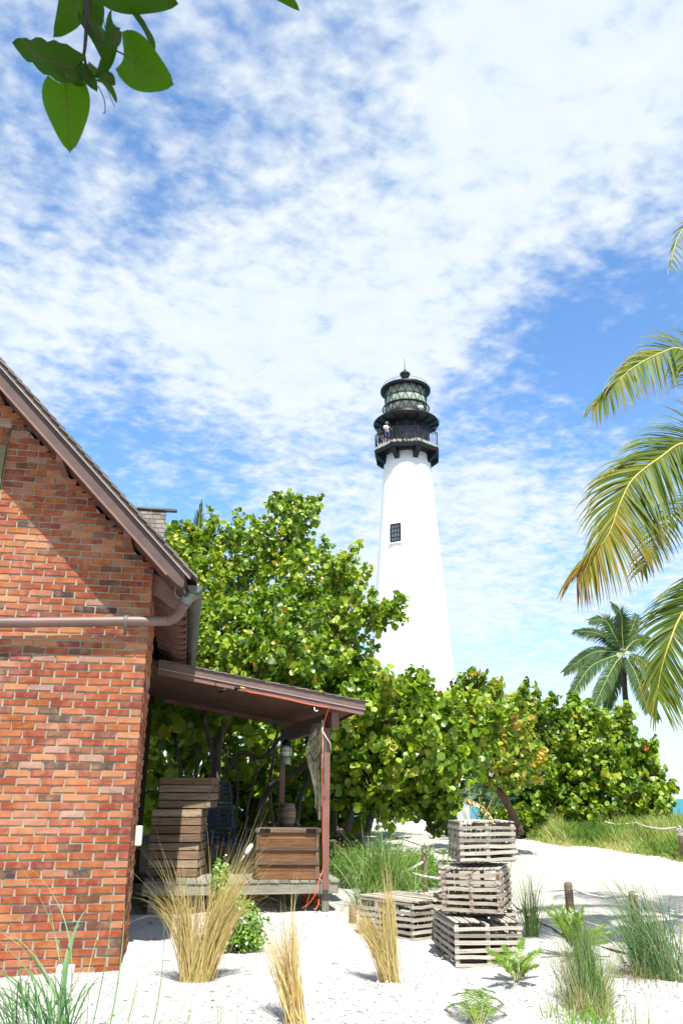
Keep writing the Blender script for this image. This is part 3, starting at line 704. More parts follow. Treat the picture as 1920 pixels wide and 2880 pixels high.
lr = ro_.build('lantern_roof', MT['black'], lh)
vt = MB(); vt.lathe([(.27, LZ(29.9)), (.25, LZ(30.2)), (.37, LZ(30.42)), (.39, LZ(30.5)), (.30, LZ(30.6)), (.08, LZ(30.68))], (0, 0, 0), 24); vt.lathe([(.02, LZ(30.66)), (.085, LZ(30.72)), (.09, LZ(30.8)), (.05, LZ(30.88)), (.012, LZ(30.92))], (0, 0, 0), 16)
vt.build('ventilator', MT['black'], lr)
spk = MB(); spk.tube([(0, 0, LZ(30.8)), (0, 0, LZ(31.8))], [.03, .012], 6); spk.build('lightning_rod', MT['black'], lr)
rg = MB(); rg.tube([pol(k*2*math.pi/48, 1.62, 29.45) for k in range(49)], .012, 5, cap=False)
for k in range(12): rg.bar(pol(k*math.pi/6, 1.62, 29.2), pol(k*math.pi/6, 1.62, 29.45), .02, .02, up=(1, 0, 0))
rg.build('roof_rail', MT['black'], lr)
for dph in (33, 38):
    fl = MB(); p = pol(math.radians(dph), 1.75, 27.0+.05*(dph-30)/8); fl.lathe([(.02, -.1), (.12, -.06), (.14, .03), (.10, .10), (.02, .12)], p, 12); fl.bar(p-np.array([0, 0, .5]), p, .03, .03, up=(1, 0, 0)); fl.build('flood_lamp', MT['white'], lh)

# ================================================================== PEOPLE on the gallery (about 20 pixels tall)
def person(label, loc, rz, H, skin, shirt, shorts, hatc=None, hairc='#2a1d14', pack=False, lean=0, hold='rail'):
    P = thing('person', label, 'person', loc, rz)
    s = H/1.75
    vs, es, rs = [], [], []
    def v(p, r, par=None):
        vs.append((p[0]*s, p[1]*s, p[2]*s)); rs.append(r*s if not isinstance(r, tuple) else (r[0]*s, r[1]*s))
        if par is not None: es.append((par, len(vs)-1))
        return len(vs)-1
    pel = v((0, 0, .95), (.15, .11)); wa = v((0, 0, 1.10), (.135, .10), pel); ch = v((0, -.01, 1.30), (.16, .115), wa); nk = v((0, 0, 1.46), .065, ch)
    nk2 = v((0, -.01, 1.53), .055, nk); hd = v((0, -.025, 1.62), (.078, .09), nk2); hd2 = v((0, -.02, 1.70), (.07, .085), hd); v((0, -.015, 1.745), .04, hd2)
    for sx in (-1, 1):
        sh_ = v((sx*.17, 0, 1.42), .062, ch)
        if hold == 'rail': el = v((sx*.24, -.10, 1.20), .045, sh_); wr_ = v((sx*.20, -.32, 1.12), .03, el); tip = (sx*.19, -.36, 1.11); dv = (0, -.02, -.04)
        else: el = v((sx*.25, .02, 1.15), .045, sh_); wr_ = v((sx*.24, -.05, .90), .03, el); tip = (sx*.24, -.06, .85); dv = (0, -.01, -.05)
        pm = v(tip, (.038, .02), wr_)
        for q in range(4):
            L = (.8, 1, .95, .75)[q]; a_ = v((tip[0]+(q-1.5)*.018, tip[1]+dv[1], tip[2]+dv[2]*L), .009, pm); v((tip[0]+(q-1.5)*.019, tip[1]+dv[1]*1.2+.01, tip[2]+dv[2]*1.8*L), .008, a_)
        th_ = v((tip[0]-sx*.035, tip[1]-.01, tip[2]+.0), .010, pm); v((tip[0]-sx*.05, tip[1]-.02, tip[2]-.03), .009, th_)
        hp_ = v((sx*.095, 0, .88), .10, pel); kn = v((sx*.11, -.02, .50), .06, hp_); ak = v((sx*.115, .01, .10), .04, kn); ft = v((sx*.12, -.03, .045), (.045, .035), ak); v((sx*.13, -.15, .03), (.045, .025), ft)
    me = bpy.data.meshes.new('body'); me.from_pydata(vs, es, []); o = bpy.data.objects.new('body', me); COL.objects.link(o); o.parent = P
    md = o.modifiers.new('skin', 'SKIN'); md.use_smooth_shade = True
    for i, r in enumerate(rs):
        me.skin_vertices[0].data[i].radius = (r, r) if not isinstance(r, tuple) else r
    me.skin_vertices[0].data[0].use_root = True
    o.modifiers.new('sub', 'SUBSURF').levels = 1; me.materials.append(simple('skin_tone', rgb(skin), .6, bmp=0))
    cm = simple('shirt_cloth', rgb(shirt), .85); 
    tb_ = MB(); tb_.lathe([(.155, .93), (.15, 1.05), (.165, 1.2), (.185, 1.34), (.19, 1.42), (.12, 1.475), (.075, 1.49)], (0, 0, 0), 16, sy=.72)
    for sx in (-1, 1): tb_.tube([(sx*.15, 0, 1.42), (sx*.20, -.03, 1.34), (sx*.235, -.07 if hold == 'rail' else .01, 1.25)], [.08, .075, .07], 10)
    tb_.v = [tuple(c_*s for c_ in q) for q in tb_.v]; tb_.build('shirt', cm, P)
    sb = MB(); sb.lathe([(.16, .82), (.165, .93), (.155, 1.0)], (0, 0, 0), 16, sy=.78)
    for sx in (-1, 1): sb.tube([(sx*.09, 0, .90), (sx*.105, -.01, .70), (sx*.11, -.02, .56)], [.105, .10, .095], 12)
    sb.v = [tuple(c_*s for c_ in q) for q in sb.v]; sb.build('shorts', simple('shorts_cloth', rgb(shorts), .85), P)
    hb = MB(); hb.lathe([(.095, 1.66), (.10, 1.70), (.085, 1.76), (.04, 1.79), (.005, 1.795)], (0, 0, 0), 14)
    if hatc: hb.lathe([(.14, 1.665), (.10, 1.69), (.05, 1.70)], (0, -.05, 0), 14)
    hb.v = [tuple(c_*s for c_ in q) for q in hb.v]; hb.build('cap' if hatc else 'hair', simple('cap_cloth', rgb(hatc or hairc), .9), P)
    fc = MB()
    for sx in (-1, 1): fc.box((sx*.03, -.112, 1.645), (.03, .012, .014))
    fc.box((0, -.122, 1.61), (.02, .03, .04)); fc.box((0, -.108, 1.575), (.045, .012, .01))
    fc.v = [tuple(c_*s for c_ in q) for q in fc.v]; fc.build('face', simple('face_feature', rgb('#4a2a20'), .7, bmp=0), P)
    if pack:
        pk = MB(); pk.box((0, .19, 1.22), (.28, .14, .42)); 
        for sx in (-1, 1): pk.bar((sx*.11, .12, 1.46), (sx*.12, -.14, 1.30), .04, .012); pk.bar((sx*.12, -.14, 1.30), (sx*.13, -.12, 1.12), .04, .012)
        pk.v = [tuple(c_*s for c_ in q) for q in pk.v]; pk.build('backpack', simple('pack_cloth', (.02, .02, .025, 1), .8), P, bevel=.02)
    return P
def gp(px, r, z):
    """standing point on the gallery whose image column is px"""
    k = (px-1146)/64.*1.6/r*1.0; ph = math.asin(max(-1, min(1, k))); p = pol(ph, r, z); return p+np.array([LX, LY, LB])
person('person in white t-shirt, pale cap and blue shorts with backpack at the gallery railing', gp(1093, 1.98, 24.14), .35, 1.82, '#b98a70', '#c9cfe0', '#33406a', hatc='#c8ccd4', pack=True)
person('person in olive clothes with dark hair at the left end of the gallery', gp(1074, 2.02, 24.14), -.5, 1.66, '#8a5f48', '#4d5548', '#3a3f38', hold='side')

# ================================================================== TRAPS
def rustwood():
    m = wood('rust_stained_slat_wood', [(0, rgb('#a39c8e')), (.5, rgb('#bdb6a8')), (1, rgb('#9b9481'))], grain=.6, gs=70)
    t = m.node_tree; b = [n for n in t.nodes if n.type == 'BSDF_PRINCIPLED'][0]; src = b.inputs['Base Color'].links[0].from_socket
    sp = N(t, 'ShaderNodeSeparateXYZ'); oc = objco(t); link(t, oc, sp.inputs[0]); d = None
    for x0 in (-.27, 0.0, .27):
        e = mth(t, 'ABSOLUTE', mth(t, 'SUBTRACT', sp.outputs[0], x0)); d = e if d is None else mth(t, 'MINIMUM', d, e)
    f_ = mth(t, 'MULTIPLY', mth(t, 'SUBTRACT', .055, d), 18.0, True)
    nz = noise(t, oc, 22, 3, .6); f_ = mth(t, 'MULTIPLY', f_, ramp(t, nz, [(.44, (0, 0, 0, 1)), (.58, (1, 1, 1, 1))]), True)
    link(t, mixc(t, f_, src, rgb('#6e2e10')), b.inputs['Base Color']); return m
MT['rustslat'] = rustwood(); MT['darkslat'] = wood('shade_coloured_lath', [(0, rgb('#4d463c')), (1, rgb('#6b6356'))])  # the lath colour carries the dark of the trap interior
TG = 'weathered wooden lobster traps in the sand'
def trap(label, front_left, rz, w, d, h, z0, mat='grey_wood', lid='y', gaps=(), ns=6, filler=False, tilt=(0, 0)):
    ca, sa = math.cos(rz), math.sin(rz); c = np.array(front_left[:2])+np.array([ca, sa])*w/2+np.array([-sa, ca])*d/2
    T = thing('lobster_trap', label, 'lobster trap', (c[0], c[1], z0), group=TG, rot=(tilt[0], tilt[1], rz))
    fr = MB()
    for x in (-w/2+.028, 0, w/2-.028):
        for y in (-d/2+.028, d/2-.028): fr.box((x, y, h/2), (.038, .030, h-.03), jit=.001)
        for z_ in (.012, h-.03): fr.box((x, 0, z_+.004), (.036, d-.09, .022), jit=.001)
    for y in (-d/6, d/6):
        for x in (-w/2+.022, w/2-.022): fr.box((x, y, h/2), (.022, .036, h-.03), jit=.001)
    fr.build('frame', MT['grey_wood'], T)
    sl_ = MB(); pitch = (h-.02)/ns; sw = pitch*.54
    for k in range(ns):
        z_ = .012+sw/2+k*pitch
        for sgn in (-1, 1):
            def warp(c, dm, L, ax):
                tl = rng.gauss(0, .011); hh = sw*rng.uniform(.86, 1.1); y_ = [rng.gauss(0, .003) for _ in range(5)]; r_ = rng.random(); e_ = rng.uniform(-.008, .012)
                for q_ in range(4):
                    a0 = -L/2+(L+e_)*q_/4; a1 = -L/2+(L+e_)*(q_+1)/4; z0_, z1_ = c[2]+tl*a0+y_[q_], c[2]+tl*a1+y_[q_+1]
                    P = []
                    for zz_ in (-hh/2, hh/2):
                        for (aa, bb2) in ((a0, -.0055), (a1, -.0055), (a1, .0055), (a0, .0055)):
                            zc2 = z0_ if aa == a0 else z1_
                            P.append((c[0]+aa, c[1]+bb2, zc2+zz_) if ax == 0 else (c[0]-bb2, c[1]+aa, zc2+zz_))
                    sl_.hexa(P, r_, 0)
            if rng.random() > (.0 if sgn < 0 else .06): warp((0, sgn*(d/2-.006), z_), 0, w, 0)
            if rng.random() > .05: warp((sgn*(w/2-.006), 0, z_+.003), 0, d-.03, 1)
    sl_.build('slats', MT[mat], T)
    ld = MB(); z_ = h+.004
    if lid:
        L, Wd = (d, w) if lid == 'y' else (w, d); n_ = int(Wd/.050)
        for k in range(n_):
            u = -Wd/2+.026+k*Wd/n_
            if any(a <= u <= b_ for a, b_ in gaps): continue
            ln = L*rng.uniform(.97, 1.01)
            if lid == 'y': ld.box((u, rng.uniform(-.006, .006), z_+rng.uniform(0, .004)), (.040, ln, .012), jit=.002, rz=rng.uniform(-.01, .01))
            else: ld.box((rng.uniform(-.006, .006), u, z_+rng.uniform(0, .004)), (ln, .040, .012), jit=.002, rz=rng.uniform(-.01, .01))
        ld.build('lid', MT['grey_wood'], T)
    bs = MB()
    for k in range(int(w/.07)): bs.box((-w/2+.05+k*.07, 0, .006), (.045, d-.04, .010), jit=.001)
    bs.build('base', MT['grey_wood'], T)
    ib = MB()  # dark box and slab added inside so the slat gaps look shaded
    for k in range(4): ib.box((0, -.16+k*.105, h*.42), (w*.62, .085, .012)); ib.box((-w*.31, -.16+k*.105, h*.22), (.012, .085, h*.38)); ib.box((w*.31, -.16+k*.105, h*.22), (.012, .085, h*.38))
    ib.box((0, 0, .028), (w-.12, d-.12, .03)); ib.build('inner_shade_box', MT['darkslat'], T)
    if filler:
        tb2 = MB(); tb2.box((0, -.05, h-.02), (.20, .16, .05), jit=.003); tb2.build('throat', simple('black_plastic', (.02, .022, .026, 1), .4), T, bevel=.01)
    return T
def frl(corner_fr, rz, w): return np.array(corner_fr[:2])-np.array([math.cos(rz), math.sin(rz)])*w
trap('large grey slatted trap at the bottom of the front stack, lid half open', (1.09, 8.46), math.radians(6), .66, .95, .385, gz(1.3, 8.8)-.005, lid='y', gaps=((-.10, .13),), filler=True)
R2 = math.radians(-19)
trap('rust-stained slatted trap in the middle of the stack', frl((1.585, 8.60), R2, .60), R2, .60, .74, .40, .425, mat='rustslat', tilt=(.01, -.015))
trap('pale slatted trap topmost of the stack', (1.215, 8.74), math.radians(3.5), .585, .62, .375, .885, tilt=(0, -.006))
TLc = gr(1160, 2651)
R4 = math.radians(42)
trap('grey slatted trap standing low on the sand left of the stack beside dry grass', (TLc[0], TLc[1]), math.radians(40), .66, .90, .40, -.0, lid='y')
trap('slatted trap half hidden behind the bottom of the stack on the right', (1.42, 9.55), math.radians(4), .50, .8, .36, .0)
trap('slatted trap in the rear pile, standing on the lower one left of the stack', (1.13, 9.98), math.radians(-8), .60, .80, .40, .415)
trap('lowest slatted trap of the rear pile between the left trap and the stack', (1.0, 9.95), math.radians(2), .64, .82, .39, .0)
shk = thing('rusty_shackle', 'rusty iron shackle chain standing up behind the trap stack', 'shackle', at(1192, 2402, 10.2))
q = MB(); c = np.array([0, 0, 0.])
for cz, rzz in ((.045, 0), (-.035, .6)):
    q.tube([(.026*math.cos(a_)*math.cos(rzz), .026*math.cos(a_)*math.sin(rzz), cz+.045*math.sin(a_)) for a_ in [k*math.pi/8 for k in range(17)]], .009, 8, cap=False)
q.build('chain_link', simple('rusty_iron', rgb('#5a4a40'), .8), shk)

# ================================================================== THINGS ON THE DECK
DZ = .404
def slatcrate(label, px0, px1, Yf, z0, h, d, rz, n=4):
    a = at(px0, 2300, Yf); b_ = at(px1, 2300, Yf); w = b_[0]-a[0]
    T = thing('slatted_crate', label, 'crate', ((a[0]+b_[0])/2, Yf+d/2, z0), rz, group='slatted wooden crates stacked on the deck')
    fr = MB()
    for x in (-w/2+.03, w/2-.03):
        for y in (-d/2+.03, d/2-.03): fr.box((x, y, h/2), (.045, .04, h-.006))
    for z_ in (.03, h-.03):
        for y in (-d/2+.03, d/2-.03): fr.box((0, y, z_), (w-.10, .03, .035))
        for x in (-w/2+.03, w/2-.03): fr.box((x, 0, z_+.001), (.03, d-.10, .035))
    fr.build('frame', MT['pallet'], T)
    sb_ = MB(); p_ = h/n
    for k in range(n):
        z_ = p_*(k+.5)
        for sg in (-1, 1):
            sb_.box((rng.uniform(-.008, .008), sg*(d/2+.006), z_), (w+.02, .016, p_*.82), jit=.004)
            sb_.box((sg*(w/2+.004), 0, z_), (.016, d-.02, p_*.86), jit=.004)
    sb_.build('slats', MT['pallet'], T)
    bt_ = MB(); bt_.box((0, 0, .01), (w-.03, d-.03, .015)); bt_.build('base', MT['pallet'], T); return T
slatcrate('wide slatted crate topmost of the deck stack, lit at its right end', 446, 590, 12.55, DZ+.925, .435, .6, -.03)
slatcrate('brown slatted crate in the middle of the deck stack', 428, 562, 12.45, DZ+.465, .455, .62, .02)
slatcrate('dark slatted crate at the bottom of the deck stack behind dry grass', 430, 564, 12.5, DZ+.004, .458, .62, -.02)
# chest
a = at(716, 2474, 12.22); b_ = at(896, 2474, 12.28); cw_ = b_[0]-a[0]
ch = thing('wooden_chest', 'big brown wooden chest with battens and black corner plates on the deck', 'chest', ((a[0]+b_[0])/2, 12.55, DZ), math.radians(1))
cb_ = MB(); Hc = .66; dc_ = .62
for k in range(6): cb_.box((0, -dc_/2+.012, .055+k*.104), (cw_-.09, .02, .1)); cb_.box((0, dc_/2-.012, .055+k*.104), (cw_-.09, .02, .1))
for s_ in (-1, 1):
    for k in range(6): cb_.box((s_*(cw_/2-.03), 0, .055+k*.104), (.02, dc_-.06, .1))
cb_.box((0, 0, .012), (cw_-.1, dc_-.05, .02)); cb_.build('body', MT['chest'], ch)
for z_ in (.215, .40): 
    ct = MB(); ct.box((0, -dc_/2-.012, z_), (cw_+.01, .03, .042)); ct.build('batten', MT['chest_trim'], ch)
for s_ in (-1, 1):
    ct = MB(); ct.box((s_*(cw_/2-.025), -dc_/2+.004, Hc/2-.02), (.05, .035, Hc-.06)); ct.box((s_*(cw_/2-.025), dc_/2-.004, Hc/2-.02), (.05, .035, Hc-.06)); ct.build('stile', MT['chest_trim'], ch)
ld = MB(); ld.box((0, 0, Hc-.022), (cw_+.03, dc_+.06, .05)); lo_ = ld.build('lid', MT['chest_trim'], ch, bevel=.004)
for s_ in (-1, 1):
    bp_ = MB(); bp_.box((s_*(cw_/2-.12), -dc_/2-.0315, Hc-.022), (.145, .006, .054)); bp_.build('corner_plate', MT['black'], lo_)
# white buoy by the chest
bu = thing('white_buoy', 'small white buoy leaning against the left end of the chest', 'buoy', at(700, 2388, 12.1), rot=(0, .6, 0)); q = MB(); q.lathe([(.01, -.08), (.025, -.065), (.035, 0), (.025, .065), (.01, .08)], (0, 0, 0), 16); q.build('float', MT['white'], bu); q = MB(); q.tube([(0, 0, -.2), (0, 0, -.1)], .006, 6); q.build('rope_tail', MT['rope'], bu)
# blue slatted chair
bc = at(612, 2466, 13.4); chr_ = thing('rocking_chair', 'blue slat-backed chair in shade behind the crate stack', 'chair', (bc[0]+.05, 13.5, DZ), math.radians(25))
for s_ in (-1, 1):
    q = MB(); q.bar((s_*.24, .15, .38), (s_*.21, .52, 1.32), .045, .03); q.build('back_frame', MT['blue'], chr_)
q = MB()
for k in range(14):
    t_ = k/13; q.box((0, .17+.34*t_, .45+.84*t_), (.44-.04*t_, .014, .046), R=np.array([[1, 0, 0], [0, .93, -.37], [0, .37, .93]])@np.eye(3))
q.build('backrest', MT['blue'], chr_)
q = MB()
for k in range(7): q.box((0, -.30+k*.07, .40-.004*k), (.5, .055, .018))
q.build('seat', MT['blue'], chr_)
for sx in (-1, 1):
    for sy in (-.27, .17): q = MB(); q.box((sx*.24, sy, .2), (.04, .045, .385)); q.build('leg', MT['blue'], chr_)
    q = MB(); q.box((sx*.29, -.04, .60), (.09, .58, .02)); q.box((sx*.27, -.28, .50), (.04, .04, .2)); q.build('armrest', MT['blue'], chr_)
# keg on a box near the rear post
kg = at(803, 2324, 14.7); bx_ = thing('wooden_box', 'low dark wooden box under the keg by the rear post', 'box', (kg[0]+.02, 14.75, DZ), .1)
q = MB(); hz = kg[2]-DZ-.005
for k in range(4): q.box((0, -.2, hz*(k+.5)/4), (.5, .02, hz/4-.008)); q.box((0, .2, hz*(k+.5)/4), (.5, .02, hz/4-.008)); q.box((-.24, 0, hz*(k+.5)/4), (.02, .38, hz/4-.008)); q.box((.24, 0, hz*(k+.5)/4), (.02, .38, hz/4-.008))
q.build('sides', MT['pallet'], bx_)
q = MB(); q.box((0, 0, hz-.01), (.54, .45, .02)); q.build('lid', MT['pallet'], bx_)
kk = thing('wooden_keg', 'small wooden keg with iron hoops standing on the box by the rear post', 'keg', (kg[0]+.02, 14.72, kg[2]+.002))
q = MB(); pr2 = [(.115, 0), (.14, .1), (.15, .19), (.14, .28), (.118, .37)]; q.lathe(pr2, (0, 0, 0), 20); q.build('staves', MT['pallet'], kk)
for z_, r_ in ((.04, .128), (.13, .1465), (.25, .1465), (.335, .130)): q = MB(); q.lathe([(r_, z_-.012), (r_+.004, z_-.01), (r_+.004, z_+.01), (r_, z_+.012)], (0, 0, 0), 20); q.build('hoop', simple('iron_hoop', (.12, .11, .11, 1), .5), kk)
# lantern on the rear post
lp = at(803, 2150, 14.55); ln = thing('hanging_lantern', 'glass ship lantern with metal frame hanging on the rear porch post', 'lantern', lp)
q = MB(); q.lathe([(.085, 0), (.09, .03), (.09, .12), (.06, .13)], (0, 0, 0), 20); q.build('base', simple('tin', rgb('#a9a595'), .45, metal=.3), ln)
q = MB(); q.lathe([(.06, .13), (.10, .17), (.112, .22), (.10, .27), (.06, .31)], (0, 0, 0), 20); q.build('globe', MT['glass'], ln)
q = MB(); q.lathe([(.065, .31), (.085, .34), (.04, .40), (.02, .42)], (0, 0, 0), 16)
for k in range(4): q.tube([(.09*math.cos(k*1.57+.8), .09*math.sin(k*1.57+.8), .12), (.118*math.cos(k*1.57+.8), .118*math.sin(k*1.57+.8), .22), (.08*math.cos(k*1.57+.8), .08*math.sin(k*1.57+.8), .33)], .004, 5)
q.lathe([(.114, .215), (.117, .22), (.114, .225)], (0, 0, 0), 20); q.build('cage', MT['black'], ln)
# fishing net
nb_ = at(897, 2035, 12.1); nt_ = thing('fishing_net', 'thin grey fishing net hanging from the beam beside the front post', 'net', nb_)
q = MB()
def npt(u, v):
    """u across 0..1, v down 0..1"""
    cx_ = .02-.05*v; L = 1.32*(1 if u > .55 else .62+.5*u); wid = (.17+.14*math.sin(min(v*2.4, 3.14))*1.0)*(1-.75*max(0, v-.45)/.55)
    x = (u-.65)*wid+.02+.03*math.sin(v*7+u*5)*.3; y = .03*math.sin(u*14+v*3)
    if u <= .55: x -= .05*v
    return np.array([x, y, -L*v])
for i in range(26):
    u = i/25; pts = [npt(min(1, max(0, u+.018*math.sin(k*2.1+i))), k/22) for k in range(23)]; q.tube(pts, .0013, 4, cap=False)
for j in range(60):
    v_ = j/60; pts = [npt(k/12, min(1, v_+.008*math.sin(k*2+j))) for k in range(13)]; q.tube(pts, .001, 3, cap=False)
q.build('mesh', simple('net_twine', rgb('#8f8a78'), .9, bmp=0), nt_)
q = MB(); q.tube([(.05, -.02, .05), (.06, -.02, -.3), (.055, -.02, -.62)], .009, 6); q.build('head_rope', MT['rope'], nt_)
# rope loop round the post
rp_ = thing('rope', 'grey rope tied round the upper front post', 'rope', at(920, 2080, 11.85)); q = MB(); q.tube([at(908, 2058, 11.82)-at(920, 2080, 11.85), at(918, 2075, 11.80)-at(920, 2080, 11.85), at(929, 2092, 11.84)-at(920, 2080, 11.85), at(930, 2108, 11.9)-at(920, 2080, 11.85)], .008, 6); q.build('strand', MT['rope'], rp_)
# orange cord
Pc = [at(690, 1936, 11.62), at(700, 1946, 11.63), at(735, 1952, 11.66), at(790, 1962, 11.68), at(850, 1977, 11.70), at(900, 1987, 11.72), at(924, 1991, 11.74), at(920, 2003, 11.8), at(909, 2050, 11.88), at(905, 2150, 11.98), at(907, 2250, 12.0), at(907, 2350, 12.05), at(908, 2440, 12.1), at(897, 2475, 12.02), at(886, 2515, 11.95), at(868, 2542, 12.0), at(849, 2554, 12.1)]
def cr_(P, n=6):
    P = [np.array(p, float) for p in P]; P = [2*P[0]-P[1]]+P+[2*P[-1]-P[-2]]; o = []
    for i in range(1, len(P)-2):
        for k in range(n):
            t_ = k/n; a, b_, c, d = P[i-1:i+3]; o.append(.5*((2*b_)+(c-a)*t_+(2*a-5*b_+4*c-d)*t_*t_+(3*b_-a-3*c+d)*t_**3))
    o.append(P[-2]); return o
oc_ = thing('extension_cord', 'orange extension cord running along the porch roof edge and down the front post', 'cord', Pc[0])
q = MB(); q.tube(cr_(Pc), .0068, 8, r=.4); cc = gr(880, 2558)
q.tube([cc+np.array([.18*math.cos(k*.5)*(1+.12*math.sin(k)), .55+.16*math.sin(k*.5)*(1+.1*math.cos(k*1.7)), .03+.04*math.sin(k*.9)+.0012*k]) for k in range(90)], .0075, 6, r=.4); q.tube(cr_([at(897, 2530, 12.25), at(893, 2548, 12.1), at(885, 2560, 12.05)]), .0075, 6, r=.4)
q.build('cable', MT['orange'], oc_, world=True)
q = MB(); q.tube([at(676, 1934, 11.62), at(689, 1936, 11.62)], [.016, .012], 8); q.build('socket', simple('yellow_plastic', rgb('#c8a850'), .5, bmp=0), oc_, world=True)
pl = thing('lamp_lead', 'black plug and lead hanging from a hook under the porch roof edge', 'lead', at(640, 1940, 11.62)); q = MB()
q.tube(cr_([at(603, 1916, 11.66), at(610, 1912, 11.64), at(618, 1918, 11.64), at(609, 1919, 11.63), at(602, 1913, 11.63), at(612, 1935, 11.62), at(622, 1942, 11.62)]), .004, 6); q.tube(cr_([at(645, 1934, 11.62), at(655, 1940, 11.62), at(664, 1936, 11.62)]), .006, 6); q.build('wire', MT['black'], pl, world=True)
q = MB(); q.tube([at(614, 1946, 11.62), at(642, 1938, 11.62)], [.018, .022], 8); q.tube([at(660, 1938, 11.62), at(676, 1934, 11.62)], [.024, .017], 8); q.build('plug', MT['black'], pl, world=True)

# ================================================================== FENCE POSTS, ROPES, SIGNS
FG_ = 'rope fence posts along the path'
def fpost(label, px, ptop, pbase, w, Y=None, grp=FG_):
    b_ = gr(px, pbase) if Y is None else at(px, pbase, Y); top = at(px, ptop, b_[1])
    T = thing('fence_post', label, 'post', b_, rng.uniform(-.2, .2), group=grp); h = top[2]-b_[2]
    q = MB(); q.lathe([(w*.5, -.15), (w*.5, h-.04), (w*.44, h-.012), (w*.18, h)], (0, 0, 0), 12, sx=1, sy=.9); q.build('shaft', MT['post'], T); return b_, top
b1, t1 = fpost('brown post with rounded top beside the fern at the path edge', 1604, 2480, 2580, .115)
b2, t2 = fpost('dark topped post half hidden in the tall green grass at right', 1790, 2505, 2620, .115, Y=11.2)
b3, t3 = fpost('post behind the left trap with white ropes tied to it', 1195, 2412, 2515, .10)
b4, t4 = fpost('short weathered post stub in sand behind the leaning dry tuft', 992, 2540, 2596, .10)
b5, t5 = fpost('far brown post holding the rope in front of the green bank', 1782, 2308, 2362, .11, Y=23)
b6, t6 = fpost('far post behind the small brown notice at the right edge', 1916, 2322, 2385, .11, Y=19.5)
RG = 'pale ropes slung between the fence posts'
def rope(label, P, r):
    T = thing('rope', label, 'rope', P[0], group=RG); q = MB(); q.tube(cr_(P, 8), r, 8); q.build('strand', MT['rope'], T, world=True)
rope('thick white rope sagging from the far post to the brown notice', [at(1784, 2314, 22.9), at(1812, 2324, 22), at(1850, 2331, 20.4), at(1885, 2330, 19.9), at(1911, 2325, 19.45)], .022)
rope('white rope running left from the far post into the sea grape', [at(1780, 2315, 22.9), at(1750, 2319, 23.2), at(1725, 2318, 23.4), at(1700, 2312, 23.6)], .022)
rope('thin rope sagging between the brown post and the grass at right', [at(1608, 2500, b1[1]-.06), at(1650, 2514, 12.1), at(1700, 2524, 11.8), at(1750, 2522, 11.4), at(1788, 2515, 11.1)], .011)
rope('thin rope running left from the brown post toward the traps', [at(1600, 2502, b1[1]-.06), at(1560, 2506, 12.8), at(1500, 2503, 12.9), at(1470, 2500, 13)], .008)
rope('thin white rope lying along the path at the far right', [at(1790, 2515, 11.1), at(1850, 2550, 10.9), at(1925, 2570, 10.7)], .009)
rope('white rope climbing from the green fountain grass to the post', [at(1075, 2462, 13.0), at(1110, 2458, 13.2), at(1150, 2446, 13.3), at(1192, 2422, b3[1]-.06)], .019)
rope('white rope slung low from the green grass behind the traps', [at(1160, 2456, 13.5), at(1190, 2464, 13.4), at(1225, 2470, 13.3), at(1245, 2474, 13.2)], .017)
# small brown notice
sg = thing('notice_sign', 'small brown notice with pale lettering hung on the rope at the right edge', 'sign', at(1908, 2337, 19.3)); q = MB(); q.box((0, 0, 0), (.115, .015, .165)); q.build('panel', simple('brown_sign', rgb('#5d3a30'), .6, bmp=0), sg)
q = MB(); q.box((.063, -.002, 0), (.006, .02, .17)); q.box((0, -.002, -.086), (.13, .02, .006)); q.build('edge', MT['white'], sg)
def text(body, size, loc, rot, parent, mat):
    cu = bpy.data.curves.new('lettering', 'FONT'); cu.body = body; cu.size = size; cu.align_x = 'CENTER'; cu.extrude = .001
    o = bpy.data.objects.new('lettering', cu); COL.objects.link(o); o.location = loc; o.rotation_euler = rot; cu.materials.append(mat)
    bpy.context.view_layer.update(); me = bpy.data.meshes.new_from_object(o); me.name = 'lettering'; COL.objects.unlink(o); bpy.data.objects.remove(o)
    o = bpy.data.objects.new('lettering', me); COL.objects.link(o); o.location = loc; o.rotation_euler = rot; o.parent = parent; return o
text('PLEASE\nKEEP OFF\nTHE\nDUNES', .036, (0, -.0095, .045), (math.radians(90), 0, 0), sg, MT['white'])
# interpretive panel
ipn = at(1278, 2276, 19.5); ip = thing('information_panel', 'tilted white information panel on a dark post at the edge of the trees', 'sign', (ipn[0], ipn[1], gz(ipn[0], ipn[1])), -.5)
h_ = ipn[2]-gz(ipn[0], ipn[1]); q = MB(); q.box((0, 0, h_/2), (.07, .07, h_)); q.build('post', MT['black'], ip)
q = MB(); q.box((0, 0, h_+.0), (.30, .34, .025), R=np.array([[.85, 0, -.52], [0, 1, 0], [.52, 0, .85]])); q.build('panel', MT['white'], ip)
